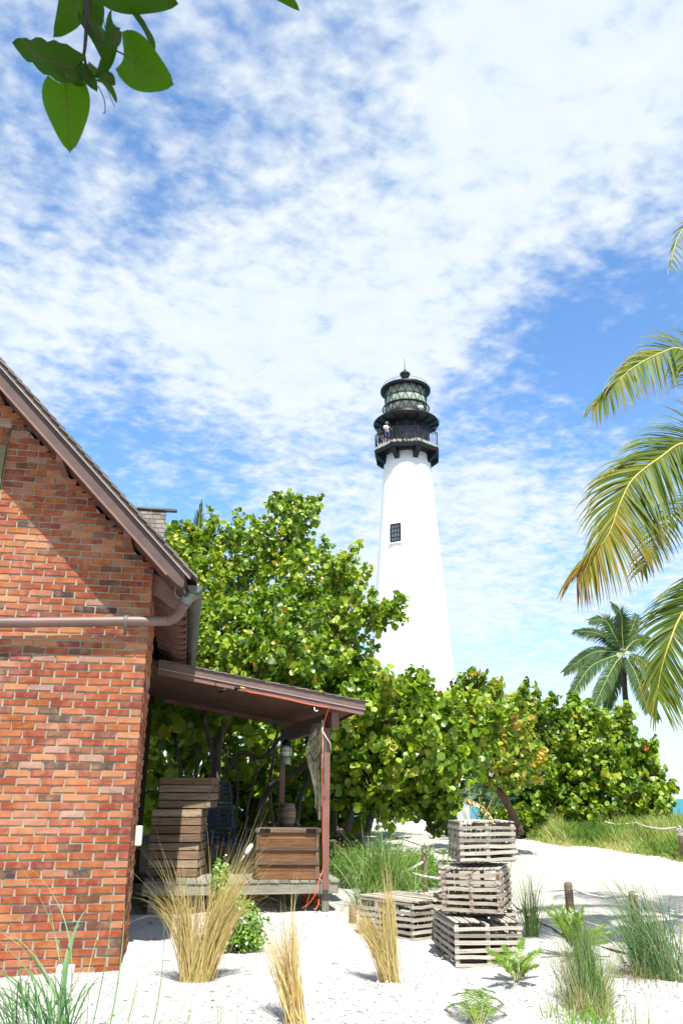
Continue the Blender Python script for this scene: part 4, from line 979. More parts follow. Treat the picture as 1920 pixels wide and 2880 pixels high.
# breakwater rocks
rk = thing('boulder', 'pale grey breakwater boulder at the right edge by the sea', 'rock', at(1900, 2310, 30)); q = MB(); bm = bmesh_ = None
import bmesh
def rock(name, c, r, sc, parent, mat, seed):
    bm = bmesh.new(); bmesh.ops.create_icosphere(bm, subdivisions=3, radius=r)
    for v in bm.verts:
        n_ = mn.noise((v.co.x/r*1.1+seed, v.co.y/r*1.1, v.co.z/r*1.1)); v.co *= 1+.35*n_; v.co.x *= sc[0]; v.co.y *= sc[1]; v.co.z *= sc[2]; v.co += Vector(c)
    me = bpy.data.meshes.new(name); bm.to_mesh(me); bm.free(); me.materials.append(mat)
    o = bpy.data.objects.new(name, me); COL.objects.link(o); o.parent = parent; return o
rock('stone', (0.25, .2, -.35), .6, (1.3, 1, .85), rk, MT['stone'], 2)
rk2 = thing('boulder', 'darker pitted boulder behind the small brown notice', 'rock', at(1916, 2316, 28)); rock('stone', (.3, 0, -.25), .35, (1, 1, .9), rk2, simple('dark_stone', rgb('#7d776e'), .95, var=.5, scale=9, bmp=1), 9)
# ground spotlight among the near grass
sp = gr(165, 2830); spt = thing('ground_spotlight', 'pale grey ground spotlight half hidden in the near grass', 'lamp', (sp[0], sp[1], 0), .3, rot=(.15, .1, .3)); q = MB(); q.box((0, 0, .17), (.13, .09, .22), jit=.004); q.build('housing', MT['pvc'], spt, bevel=.01); q = MB(); q.tube([(0, 0, -.1), (0, 0, .07)], .012, 8); q.build('stake', MT['black'], spt); q = MB(); q.box((0, -.05, .19), (.11, .01, .15)); q.build('lens', MT['glass'], spt)
# ================================================================== SEA GRAPE TREES
def unit(n):
    v = nr.normal(size=(n, 3)); return v/np.linalg.norm(v, axis=1)[:, None]
def tree(name, label, base, blobs, limbs, leafR, mat, dens=16, seed=0, cat='tree', group=None, sprouts=10, bark='bark', inner=.35, cull=True, yo=0):
    blobs = [(b_[0], b_[1], b_[2]+yo)+tuple(b_[3:]) for b_ in blobs]; limbs = [[(a, b_, c_+yo, d_) for a, b_, c_, d_ in l] for l in limbs]
    T = thing(name, label, cat, base, group=group)
    B = []
    for bl in blobs:
        px, py, Y, rx, ry = bl[:5]; c = at(px, py, Y); t_ = Y/ray(px, py)[1]
        B.append((c, np.array([rx*t_/FPX, bl[5] if len(bl) > 5 else max(rx, ry)*t_/FPX*.9, ry*t_/FPX])))
    Cs, Os = [], []
    for i, (c, r) in enumerate(B):
        A = 4*math.pi*((r[0]*r[1])**1.6/3+(r[0]*r[2])**1.6/3+(r[1]*r[2])**1.6/3)**(1/1.6)
        n = int(A*dens); d = unit(n)
        nz = np.array([mn.noise((q[0]*2.2+seed+i*3, q[1]*2.2, q[2]*2.2)) for q in d])
        rad = (nr.uniform(.76, 1.06, n))*(1+.6*nz)
        k = int(n*inner); rad[:k] = nr.uniform(.3, .8, k)
        p = c+d*rad[:, None]*r
        keep = np.ones(n, bool)
        if cull:
            for j, (c2, r2) in enumerate(B):
                if j != i: keep &= (np.linalg.norm((p-c2)/r2, axis=1) > .72) | (nr.random(n) < .2)
        keep &= p[:, 2] > np.array([gz(q[0], q[1]) for q in p])+.08
        Cs.append(p[keep]); Os.append(d[keep])
        for s_ in range(sprouts):     # leafy shoots that break the outline
            d0 = unit(1)[0]; d0[2] = abs(d0[2])*.9+.1; d0 = nrm(d0); L = nr.uniform(.15, .62)*min(1.2, r.mean()+.3)
            st = c+d0*r*1.0; dd = nrm(d0+np.array([0, 0, .5])+nr.normal(0, .35, 3)); m = int(3+L*14)
            Cs.append(st+dd*np.linspace(0, L, m)[:, None]+nr.normal(0, .02, (m, 3))); Os.append(np.repeat(dd[None], m, 0))
    Cc = np.concatenate(Cs); Oc = np.concatenate(Os); n = len(Cc); k = 6
    ax = Oc*.6+np.array([0, 0, .45])+nr.normal(0, .45, (n, 3)); ax /= np.linalg.norm(ax, axis=1)[:, None]
    C2 = np.repeat(Cc, k, 0); A2 = np.repeat(ax, k, 0); O2 = np.repeat(Oc, k, 0); N_ = n*k
    tt = np.tile(np.linspace(0, 1, k), n)[:, None]
    rd = unit(N_); perp = rd-A2*np.sum(rd*A2, 1)[:, None]; perp /= np.linalg.norm(perp, axis=1)[:, None]
    lr_ = leafR*nr.uniform(.5, 1.15, N_)*np.repeat(nr.uniform(.75, 1.15, n), k)
    pos = C2+A2*tt*leafR*2.6+perp*(lr_*.95)[:, None]
    nm = A2*.35+O2*.3+np.array([.03, -.12, .25])+unit(N_)*.95; nm /= np.linalg.norm(nm, axis=1)[:, None]
    cl = np.clip(.48+.20*nr.normal(size=n)+.22*np.array([mn.noise((q[0]*.55+seed, q[1]*.55, q[2]*.55)) for q in Cc]), 0, .9)
    rn = np.clip(np.repeat(cl, k)+nr.normal(0, .12, N_), 0, .93); odd = nr.random(N_) < .012; rn[odd] = nr.uniform(.93, 1, odd.sum())
    leafmesh('crown', pos, nm, perp, lr_, rn, mat, T)
    q = MB()
    for l in limbs:
        P = [at(a, b_, c_) if b_ is not None else a for a, b_, c_, _ in l]; q.tube(cr_(P, 5), np.interp(np.linspace(0, 1, 5*(len(P)-1)+1), np.linspace(0, 1, len(P)), [x[3] for x in l]), 9)
    bc_ = np.array(base, float)
    for (c, r) in B:
        for s_ in range(5):
            e = c+unit(1)[0]*r*.95; m0 = c+nr.normal(0, .12, 3); q.tube(cr_([c-np.array([0, 0, r[2]*.6]), m0, (m0+e)/2+nr.normal(0, .08, 3), e], 3), np.linspace(.022, .005, 10), 5, smooth=False)
    q.build('trunk', MT[bark], T, world=True)
    return T
def gb(px, Y):
    d = ray(px, 2300); x = d[0]*Y/d[1]; return (x, Y, gz(x, Y))
G_ = 'sea grape trees behind the porch and path'
tree('sea_grape_tree', 'tallest sea grape tree with its pointed crown behind the porch roof', gb(640, 18.5),
     [(650, 1590, 19, 130, 110), (790, 1520, 19, 82, 95), (822, 1440, 19, 42, 36), (570, 1590, 19, 85, 66), (500, 1560, 19.5, 42, 42), (870, 1640, 18.5, 120, 95), (640, 1760, 17.8, 150, 110),
      (830, 1800, 17, 150, 105), (955, 1650, 18, 45, 56), (1000, 1745, 17, 85, 58), (1080, 1742, 16.8, 48, 26), (950, 1860, 17.2, 85, 65), (540, 1700, 18.3, 90, 90), (700, 1900, 17, 190, 70), (960, 1950, 18, 60, 60), (600, 1850, 16.2, 190, 48, 1.3), (830, 1875, 15.9, 120, 44, 1.1), (600, 1900, 17.2, 230, 50, 1.2)],
     [[(600, 2380, 18, .14), (604, 2200, 18, .13), (612, 2100, 18, .11), (650, 1950, 18, .09), (660, 1700, 18.5, .05), (700, 1560, 19, .03)],
      [(606, 2150, 18, .07), (580, 2040, 17.8, .05), (570, 1900, 17.6, .03)], [(634, 2170, 17.8, .06), (680, 2118, 17.6, .055), (739, 2129, 17.4, .045), (800, 2060, 17.3, .03)],
      [(722, 2335, 17.2, .085), (730, 2290, 17.2, .075), (740, 2250, 17.2, .07), (762, 2212, 17, .068), (812, 2182, 16.7, .066), (868, 2143, 16.5, .06), (930, 2080, 16.5, .04)],
      [(640, 1800, 18, .04), (740, 1650, 18.5, .03), (830, 1500, 19, .02)], [(830, 2340, 18, .07), (842, 2250, 18, .06), (866, 2184, 17.8, .05), (900, 2050, 17.5, .03)],
      [(560, 2350, 19, .05), (552, 2150, 19, .045), (570, 2000, 19, .03)], [(690, 2350, 20, .03), (700, 2250, 20, .03), (735, 2140, 20, .02)]],
     .062, MT['grape'], 36, 1, group=G_)
tree('sea_grape_tree', 'broad sea grape tree with large leaves directly right of the porch post', gb(1010, 17),
     [(1120, 2035, 16, 125, 95), (960, 2060, 15.6, 75, 90), (1045, 1950, 17, 50, 40), (1245, 2050, 16.6, 100, 80), (1000, 1960, 17, 40, 45), (1180, 2140, 15.8, 140, 95), (1040, 2170, 16.2, 110, 80), (1300, 2110, 16.6, 80, 90),
      (950, 2200, 16.6, 50, 70), (1200, 2245, 16.2, 60, 70), (1240, 2300, 16.2, 34, 50), (1110, 2255, 16.6, 90, 40), (1190, 2010, 17, 55, 40)],
     [[(975, 2340, 16.6, .07), (990, 2280, 16.6, .065), (1010, 2215, 16.5, .06), (1030, 2150, 16.4, .05), (1090, 2020, 16.3, .03)], [(1030, 2350, 17, .07), (1060, 2250, 17, .06), (1120, 2150, 16.6, .045), (1180, 2050, 16.5, .03)],
      [(940, 2340, 17.2, .05), (945, 2240, 17.2, .045), (960, 2150, 17, .03)]],
     .075, MT['grape'], 31, 5, group=G_, sprouts=8)
tree('sea_grape_tree', 'sea grape tree with orange turning leaves right of the lighthouse foot', gb(1455, 22),
     [(1345, 1998, 20, 58, 58), (1390, 2090, 19.5, 80, 75), (1312, 1945, 20, 24, 26), (1420, 2170, 19.5, 70, 50), (1470, 2130, 20, 60, 60)],
     [[(1462, 2350, 20, .10), (1450, 2310, 20, .095), (1410, 2235, 19.8, .085), (1361, 2185, 19.7, .07), (1330, 2080, 19.8, .05), (1335, 1980, 20, .03)]],
     .072, MT['grape_autumn'], 29, 9, group=G_, bark='bark_warm')
tree('sea_grape_tree', 'rounded green sea grape tree between the turning one and the right clump', gb(1500, 26),
     [(1450, 2010, 24, 85, 52), (1510, 2080, 24, 75, 80), (1440, 2110, 24.5, 70, 70), (1490, 2230, 23.5, 80, 75), (1560, 2260, 23.3, 70, 70), (1560, 2150, 23.8, 66, 60), (1400, 2270, 25, 60, 60), (1480, 2320, 23.3, 90, 38)],
     [[(1475, 2360, 23.5, .12), (1478, 2290, 23.5, .10), (1500, 2210, 23.6, .08), (1510, 2100, 24, .05)], [(1475, 2320, 23.5, .07), (1440, 2220, 24, .05), (1440, 2100, 24, .03)]],
     .080, MT['grape'], 27, 14, group=G_, yo=1.8)
tree('sea_grape_tree', 'dense round sea grape clump at the right end beneath the coconut palm', gb(1700, 25.3),
     [(1610, 2050, 23, 54, 52), (1690, 2052, 23.2, 62, 42), (1650, 2130, 22.6, 90, 80), (1735, 2095, 23.5, 42, 36), (1600, 2220, 22.5, 90, 90), (1730, 2200, 22.3, 100, 95), (1805, 2205, 22.6, 48, 40), (1830, 2260, 22.5, 50, 60),
      (1680, 2290, 22.5, 110, 36), (1790, 2285, 22.5, 80, 30), (1790, 2140, 23.2, 40, 34)],
     [[(1760, 2350, 22.2, .10), (1766, 2290, 22.2, .09), (1790, 2210, 22.0, .07), (1800, 2170, 22.2, .04)], [(1640, 2350, 22.5, .07), (1636, 2220, 22.5, .05), (1625, 2120, 22.3, .04), (1640, 2040, 22.6, .025)], [(1700, 2350, 22.5, .06), (1690, 2200, 22.6, .05), (1720, 2080, 23, .03)]],
     .083, MT['grape'], 26, 20, group=G_, yo=2.6)
tree('thicket', 'dark wooded thicket seen through the open porch', gb(600, 25),
     [(450, 2100, 24, 150, 190, 1.2), (650, 2130, 25, 170, 200, 1.2), (850, 2130, 24.5, 170, 190, 1.2), (1050, 2170, 25, 120, 150, 1.0), (600, 1940, 21.5, 260, 90, 2.6), (860, 1950, 21, 160, 90, 2.6), (400, 1960, 20, 150, 120, 2.5), (1060, 2050, 21, 90, 100, 2), (520, 2000, 18.5, 170, 50, 1.6), (450, 2260, 24, 120, 90, 1), (650, 2270, 24.5, 130, 90, 1), (850, 2270, 24, 130, 90, 1), (1020, 2280, 24, 100, 60, 1), (760, 2200, 26, 300, 150, .8), (1120, 2230, 25, 60, 60, .8), (400, 2200, 22, 60, 90, .8)],
     [[(500, 2360, 21, .06), (510, 2200, 21, .05), (480, 2000, 21, .04)], [(770, 2350, 21, .05), (760, 2200, 21, .045), (790, 2000, 21, .03)], [(900, 2330, 21, .05), (905, 2200, 21, .045), (880, 2000, 21, .03)], [(660, 2350, 22, .04), (668, 2200, 22, .03), (640, 2000, 22, .03)]],
     .15, MT['grape'], 5.5, 31, cat='thicket', sprouts=0, inner=.5)

# ================================================================== PALMS
def frond(P, L, mb, n=60, w=.035, droop=.5, fwd=40, up=(0, -1, .3), r0=.3, r1=.5, rr=.018, start=.1, tipbrown=.0, wind=(0, 0, 0), prof=(.55, 1, .45), upk=1):
    fwd = fwd if hasattr(fwd, '__len__') else (fwd, fwd)
    P = cr_(P, 8); P = [np.array(p) for p in P]; d = np.r_[0, np.cumsum([np.linalg.norm(P[i+1]-P[i]) for i in range(len(P)-1)])]; d /= d[-1]; Pa = np.array(P)
    mb.tube(P, np.linspace(rr, rr*.2, len(P)), 6, mi=1)
    up = np.array(up, float); wind = np.array(wind, float)
    for i in range(n):
        t_ = start+(1-start)*(i/(n-1))**.93; p = np.array([np.interp(t_, d, Pa[:, k]) for k in range(3)]); p2 = np.array([np.interp(min(1, t_+.03), d, Pa[:, k]) for k in range(3)]); p1 = np.array([np.interp(max(0, t_-.03), d, Pa[:, k]) for k in range(3)])
        T = nrm(p2-p1); side = nrm(np.cross(T, up))
        ln = L*(prof[0]+(prof[1]-prof[0])*math.sin(min(1, t_*2)*math.pi/2) if t_ < .5 else prof[1]+(prof[2]-prof[1])*((t_-.5)/.5)**1.5)
        for sg in (-1, 1):
            f_ = math.radians((fwd[0] if sg > 0 else fwd[1])*(1 if t_ < .7 else 1+(t_-.7)*1.6)+rng.uniform(-5, 5)); dd = side*sg*math.cos(f_)+T*math.sin(f_)+nrm(np.cross(side, T))*rng.uniform(-.1, .12)
            l_ = ln*rng.uniform(.85, 1.08)*(upk if sg > 0 else 1); pts = []; q = p.copy(); v = nrm(dd); m = 6
            for k in range(m+1):
                pts.append(q.copy()); q = q+v*l_/m; v = nrm(v+(np.array([0, 0, -1.])*droop+wind)*(k+1)/m*.55)
            s_ = nrm(np.cross(nrm(dd), np.cross(side, T)*1.0+nr.normal(0, .25, 3)))
            c_ = min(1, max(0, rng.uniform(r0, r1)+(tipbrown*max(0, t_-.45))))
            mb.blade(pts, w*rng.uniform(.85, 1.15), s_, r=c_, r1=min(1, c_+rng.uniform(.1, .75)))
palm = thing('coconut_palm', 'near coconut palm whose big yellow-green fronds reach in from the right edge', 'palm tree', (5.3, 9.3, 0))
CR = np.array([5.15, 9.2, 4.75])
FR = [
 ([CR, at(2090, 620, 9.3), at(2000, 590, 9.2), at(1915, 650, 9.1), at(1882, 745, 9.0)], .62, 56, .3, .5, 0, .4),
 ([CR, at(2030, 1080, 9.1), at(1920, 985, 9.0), at(1857, 993, 8.9), at(1780, 1033, 8.8), at(1736, 1072, 8.7), at(1668, 1135, 8.7)], .80, 130, .3, .75, .1, .8),
 ([CR+np.array([0, 0, -.1]), at(2020, 1255, 8.7), at(1920, 1247, 8.6), at(1857, 1285, 8.5), at(1780, 1346, 8.4), at(1742, 1416, 8.35), at(1705, 1510, 8.3), at(1620, 1610, 8.3)], 1.08, 180, .2, .65, .75, .62),
 ([CR+np.array([0, 0, -.15]), at(2000, 1640, 8.7), at(1920, 1722, 8.6), at(1882, 1805, 8.5), at(1857, 1887, 8.5), at(1846, 1960, 8.5)], 1.0, 120, .15, .55, .3, .45)]
for P, L, n_, r0, r1, tb_, dr_ in FR:
    q = MB(); frond(P, L, q, n=n_, w=.027, droop=dr_, fwd=(60, 34), upk=.86, r0=r0, r1=r1, tipbrown=tb_); q.build('frond', [MT['palm'], MT['rachis']], palm, world=True)
for az in (10, 60, 100, 140, -30, -70, -110):     # fronds outside the frame: they cast the shade on the path
    a_ = math.radians(az); d = np.array([math.cos(a_), math.sin(a_), 0]); q = MB()
    if d[0] < -.2: continue
    frond([CR, CR+d*.8+np.array([0, 0, .6]), CR+d*1.8+np.array([0, 0, .7]), CR+d*2.8+np.array([0, 0, .1])], .75, q, n=46, w=.04, droop=.5, up=(0, 0, 1)); q.build('frond', [MT['palm'], MT['rachis']], palm, world=True)
q = MB(); q.tube(cr_([(5.4, 9.3, -.1), (5.45, 9.35, 1.2), (5.35, 9.3, 3), tuple(CR)], 8), [.17]*8+[.14]*8+[.12]*9, 12); q.build('trunk', MT['bark_dark'], palm, world=True)
# middle coconut palm
cp = at(1752, 1838, 45); pc = thing('coconut_palm', 'windblown coconut palm with a dark slender trunk rising behind the right clump', 'palm tree', (at(1800, 2150, 45)[0]+.6, 45, 0))
q = MB(); q.tube(cr_([at(1755, 1850, 45), at(1754, 1900, 45), at(1757, 1960, 45), at(1768, 2030, 45), at(1790, 2100, 45), at(1808, 2180, 45), at(1815, 2300, 45)], 5), np.linspace(.13, .20, 31), 10); q.build('trunk', MT['bark_dark'], pc, world=True)
TP = [((1720, 1700), (1745, 1730), -1), ((1660, 1745), (1700, 1745), 0), ((1617, 1775), (1675, 1780), 1), ((1588, 1888), (1660, 1838), 0), ((1600, 1965), (1655, 1880), -1), ((1665, 1995), (1705, 1910), -1.5), ((1700, 2005), (1728, 1915), 1),
      ((1820, 2000), (1790, 1905), -1), ((1865, 1965), (1815, 1870), -1), ((1850, 2020), (1800, 1930), 1), ((1790, 1730), (1775, 1770), 1), ((1835, 1800), (1790, 1800), .5), ((1765, 1740), (1765, 1775), 2), ((1640, 1840), (1690, 1825), 2)]
for (tx, ty), (mx_, my), dy in TP:
    q = MB(); frond([cp, (cp+at(mx_, my, 45+dy))/2+np.array([0, 0, .12]), at(mx_, my, 45+dy), at(tx, ty, 45+dy*1.8)], .85, q, n=80, w=.075, droop=1.3, fwd=38, r0=.1, r1=.6, rr=.04, wind=(-.35, 0, 0)); q.build('frond', [MT['palm_far'], MT['rachis_far']], pc, world=True)
# palm behind the tall tree, only its frond tips show
cp = at(540, 1600, 27); pb_ = thing('palm_tree', 'distant palm whose frond tips poke above the tallest sea grape', 'palm tree', (cp[0], 27, gz(cp[0], 27)))
q = MB(); q.tube([(cp[0], 27, .3), tuple(cp)], [.2, .13], 8); q.build('trunk', MT['bark_dark'], pb_, world=True)
for tx, ty, mx_, my in ((566, 1418, 556, 1500), (590, 1470, 575, 1530), (500, 1480, 520, 1530), (472, 1480, 500, 1510), (462, 1530, 500, 1550), (455, 1555, 490, 1575)):
    q = MB(); frond([cp, at(mx_, my, 27), at(tx, ty, 27)], .5, q, n=34, w=.05, droop=.1, fwd=60, r0=.2, r1=.5, rr=.025); q.build('frond', [MT['palm_far'], MT['rachis_far']], pb_, world=True)
# saw palmetto
def palmetto(label, px, py, Y, n, L):
    c = at(px, py, Y); T = thing('saw_palmetto', label, 'palmetto', (c[0], c[1], gz(c[0], c[1])))
    for k in range(n):
        a_ = rng.uniform(0, 6.28); e = rng.uniform(.25, 1.3); d = np.array([math.cos(a_)*math.cos(e), math.sin(a_)*math.cos(e), math.sin(e)]); h = c+d*L*.75; q = MB(); base = np.array([c[0], c[1], gz(c[0], c[1])])
        q.tube([base, h], .010, 5, mi=1); x = nrm(np.cross(d, (0, 0, 1))); y = nrm(np.cross(x, d))
        for j in range(22):
            b_ = math.radians(-115+j*230/21); dd = nrm(d*math.cos(b_)+x*math.sin(b_)); pts = [h+dd*L*.55*t_+np.array([0, 0, -.12*L*t_*t_]) for t_ in (0, .35, .7, 1)]
            q.blade(pts, .035, y if j % 2 else nrm(y+x*.3))
        q.build('fan_leaf', [MT['palmetto'], MT['rachis_far']], T, world=True)
MT['palmetto'] = leafmat('palmetto_leaf', [(0, (.03, .07, .035, 1)), (.6, (.07, .13, .07, 1)), (1, (.16, .22, .13, 1))], trans=.15, rough=.7, spec=.15)
palmetto('grey green saw palmetto behind the traps beside the information panel', 1325, 2290, 24, 15, 1.15)
palmetto('pale saw palmetto just right of the first one in the tree shade', 1370, 2265, 25.5, 12, 1.1)

# ================================================================== GRASSES
MT['thatch'] = leafmat('dead_thatch', [(0, (.12, .08, .04, 1)), (.5, (.26, .19, .10, 1)), (1, (.40, .33, .2, 1))], trans=.1, rough=.8, spec=.1)
def G(x, y, Y=None):
    return gr(x, y) if Y is None else at(x, y, Y)
def blades(mb, n, b0, rb, via, rv, tip, rt, w, droop=.0, r=(0, 1), rtip=None, seg=9):
    """a bundle: stalks stay together low down and part near the top"""
    for i in range(n):
        jb_ = np.array([nr.normal(0, rb), nr.normal(0, rb), -.01]); s = nr.normal(0, 1, 3); k = nr.normal(0, 1, 3); f_ = nr.uniform(.5, 1.03); pts = []; kink = nr.uniform(.4, 1.2); kd = nr.normal(0, .03, 3) if rng.random() < .25 else 0
        dz_ = rng.uniform(.2, 1.6)*droop
        for j in range(seg+1):
            t_ = j/seg*f_; p = b0*(1-t_)**2+2*via*t_*(1-t_)+tip*t_*t_
            p = p+jb_*(1-.5*t_)+s*rv*2*t_*(1-t_)+(s*.35+k*.9)*rt*t_**2.6+np.array([0, 0, -dz_*t_**4])+(kd*max(0, t_-kink*.6) if not isinstance(kd, int) else 0); pts.append(p)
        sd = nrm(np.array([1, nr.normal(0, .5), nr.normal(0, .15)])); c_ = rng.uniform(*r)
        mb.blade(pts, w*rng.uniform(.5, 1.25), sd, r=c_, r1=(c_ if rtip is None else min(1, max(0, c_+rtip))))
def tuft(name, label, base, groups, mat, cat='grass clump', group=None, w=.007):
    T = thing(name, label, cat, base, group=group); q = MB()
    for g_ in groups: blades(q, **{**dict(w=w), **g_})
    q.build('blades', MT[mat], T, world=True); return T
DG = 'dry tan grass tufts in the sand'
Y1 = 7.85; B1 = G(548, 2762)
ga = lambda n, bx, by, rb, vx, vy, rv, tx, ty, rt, Y, **k: dict(n=n, b0=G(bx, by), rb=rb, via=at(vx, vy, Y), rv=rv, tip=at(tx, ty, Y), rt=rt, **k)
tuft('dry_grass_tuft', 'tallest tan dry grass tuft rising before the deck and crate stack', B1, [
    ga(150, 532, 2758, .042, 530, 2580, .035, 478, 2400, .17, Y1, droop=.08), ga(70, 540, 2760, .04, 545, 2560, .04, 560, 2440, .16, Y1, droop=.06),
    ga(160, 565, 2762, .04, 590, 2600, .04, 665, 2390, .19, Y1, droop=.08), ga(90, 570, 2762, .04, 600, 2580, .05, 720, 2330, .12, Y1, r=(.2, 1)), ga(130, 570, 2762, .04, 640, 2490, .07, 770, 2510, .19, Y1, droop=.16),
    ga(70, 530, 2758, .04, 500, 2520, .05, 370, 2480, .13, Y1, droop=.14), ga(60, 560, 2762, .04, 640, 2440, .06, 790, 2400, .13, Y1, droop=.05, r=(0, .8))], 'dry', group=DG, w=.0062)
B2 = G(835, 2900)
tuft('dry_grass_tuft', 'tan dry grass tuft cut off by the bottom edge below the deck post', B2, [
    ga(110, 835, 2895, .03, 800, 2740, .03, 745, 2610, .07, 6.7, r=(0, .85)), ga(130, 838, 2895, .03, 815, 2730, .03, 808, 2560, .07, 6.7, r=(0, .85)), ga(40, 838, 2895, .03, 820, 2640, .04, 800, 2480, .12, 6.7), ga(24, 838, 2895, .03, 780, 2640, .05, 690, 2590, .08, 6.7, droop=.05)], 'dry', group=DG, w=.0062)
tuft('dry_grass_tuft', 'leaning tan grass tuft sweeping left beside the low trap', G(1105, 2765), [
    ga(220, 1098, 2762, .035, 1075, 2640, .04, 985, 2530, .10, 7.9, droop=.08, r=(0, .9)), ga(120, 1106, 2764, .03, 1085, 2600, .03, 1075, 2480, .07, 7.9, r=(0, .9)), ga(60, 1106, 2764, .03, 1092, 2540, .03, 1083, 2400, .05, 7.9, r=(.3, 1)),
    ga(150, 1095, 2762, .03, 1060, 2590, .06, 930, 2530, .14, 7.9, droop=.16)], 'dry', group=DG, w=.0062)
gb2 = at(1080, 2520, 12.9); gb2[2] = 0
def fount(label, c, n, L, w, mat, grp=None, lean=(0, 0), spread=1., r=(0, 1), rtip=None, name='green_grass_clump', rb=.1, up=.9):
    T = thing(name, label, 'grass clump', c, group=grp); q = MB(); c = np.array(c)
    for i in range(n):
        a_ = rng.uniform(0, 6.283); s_ = abs(nr.normal(0, .5))*spread; l_ = L*rng.uniform(.5, 1.1); p = c+np.array([nr.normal(0, rb), nr.normal(0, rb), -.02])
        v = nrm(np.array([math.cos(a_)*s_+lean[0], math.sin(a_)*s_+lean[1], up+.3*rng.random()])); pts = []; sg = 8; g_ = rng.uniform(.10, .58)*spread
        for k in range(sg+1): pts.append(p.copy()); p = p+v*l_/sg; v = nrm(v+np.array([0, 0, -g_*(k+1)/sg*1.6])+np.array([lean[0], lean[1], 0])*.06)
        c_ = rng.uniform(*r); q.blade(pts, w*rng.uniform(.6, 1.3), nrm(np.array([1, nr.normal(0, .6), 0])), r=c_, r1=c_ if rtip is None else min(1, c_+rtip))
    q.build('blades', MT[mat], T, world=True); return T
GG = 'green grass clumps in the sand'
fount('wide drooping green fountain grass clump just right of the deck', gb2, 900, 1.25, .012, 'green', GG, lean=(.05, 0), spread=1.25, rb=.16)
fount('green grass clump with blue-green blades around the half hidden post at right', G(1862, 2755), 430, 1.0, .008, 'bluegreen', GG, lean=(-.22, .1), spread=.85, rb=.10, rtip=.15)
fount('small green grass clump standing behind the right side of the traps', G(1492, 2590, 10.4)*[1, 1, 0], 90, .75, .008, 'green', GG, spread=.45, rb=.05)
fount('low bright green grass at the very bottom under the wispy bush', G(1660, 2885), 150, .26, .008, 'lime', GG, spread=1.3, rb=.14)
fount('sparse green shoots on the sand at the bottom left of centre', G(560, 2895), 16, .5, .004, 'green', GG, spread=1., rb=.12, r=(.4, 1))
fount('short dry stubble at the foot of the right grass clump', G(1825, 2752), 260, .42, .005, 'thatch', DG, lean=(-.6, -.1), spread=1.3, rb=.12)
# wispy bush
fount('brown thatch under the wispy bush', G(1650, 2862), 200, .30, .004, 'thatch', DG, spread=1.2, rb=.12)
tuft('wispy_bush', 'tall wispy green bush with a feathery top right of the small coontie', G(1650, 2850), [
    ga(330, 1650, 2850, .06, 1640, 2720, .06, 1600, 2600, .13, 7.35, r=(.0, .8)), ga(260, 1655, 2850, .05, 1670, 2700, .05, 1625, 2570, .09, 7.35, r=(0, .6)), ga(120, 1640, 2850, .06, 1600, 2720, .07, 1550, 2640, .10, 7.35, r=(.5, 1)), ga(90, 1665, 2850, .05, 1710, 2720, .06, 1720, 2660, .12, 7.35, r=(.3, 1), droop=.1), ga(60, 1660, 2850, .06, 1730, 2760, .06, 1745, 2800, .10, 7.35, r=(.2, .9), droop=.08)], 'wisp', cat='bush', w=.0055)
# coonties (pinnate leaves)
def coontie(label, c, tips, Lf, lw, n=22, group='small coontie plants in the sand', r=(.2, .9)):
    T = thing('coontie', label, 'coontie', c, group=group)
    for tp in tips:
        q = MB(); m = (c+tp)/2+np.array([0, 0, .16*np.linalg.norm(tp-c)]); frond([c, c+(m-c)*.55+np.array([0, 0, .01]), m, tp], Lf, q, n=n, w=lw, droop=.1, fwd=38, up=(0, -.6, 1), r0=r[0], r1=r[1], rr=.004, start=.25, prof=(.6, 1, .55))
        q.build('frond', [MT['fern'], MT['rachis_far']], T, world=True)
coontie('small coontie with arched fronds before the bottom trap', G(1452, 2765), [at(1372, 2672, 7.9), at(1385, 2708, 7.6), at(1415, 2660, 8.1), at(1470, 2640, 8.1), at(1520, 2672, 8.0), at(1512, 2715, 7.7), at(1440, 2700, 7.5), at(1490, 2690, 7.6), at(1404, 2690, 8)], .075, .011, n=30)
coontie('coontie at the bottom edge below the small one', G(1345, 2905), [at(1250, 2838, 6.9), at(1275, 2800, 7), at(1310, 2795, 7.1), at(1350, 2805, 7.1), at(1385, 2790, 7.0), at(1415, 2825, 7), at(1330, 2840, 6.7), at(1430, 2860, 6.8)], .075, .011, n=30)
coontie('large coontie fanned out at the foot of the brown post', at(1620, 2690, 9.0)*[1, 1, 0], [at(1525, 2552, 9), at(1552, 2548, 9.1), at(1580, 2550, 9.1), at(1605, 2556, 9.2), at(1635, 2552, 9.1), at(1540, 2585, 8.8), at(1695, 2605, 9), at(1722, 2622, 8.9), at(1705, 2650, 8.8), at(1585, 2580, 8.8), at(1615, 2590, 8.8), at(1660, 2610, 8.8), at(1600, 2620, 8.6), at(1640, 2640, 8.6), at(1565, 2575, 9), at(1620, 2570, 9)], .075, .009, n=46)
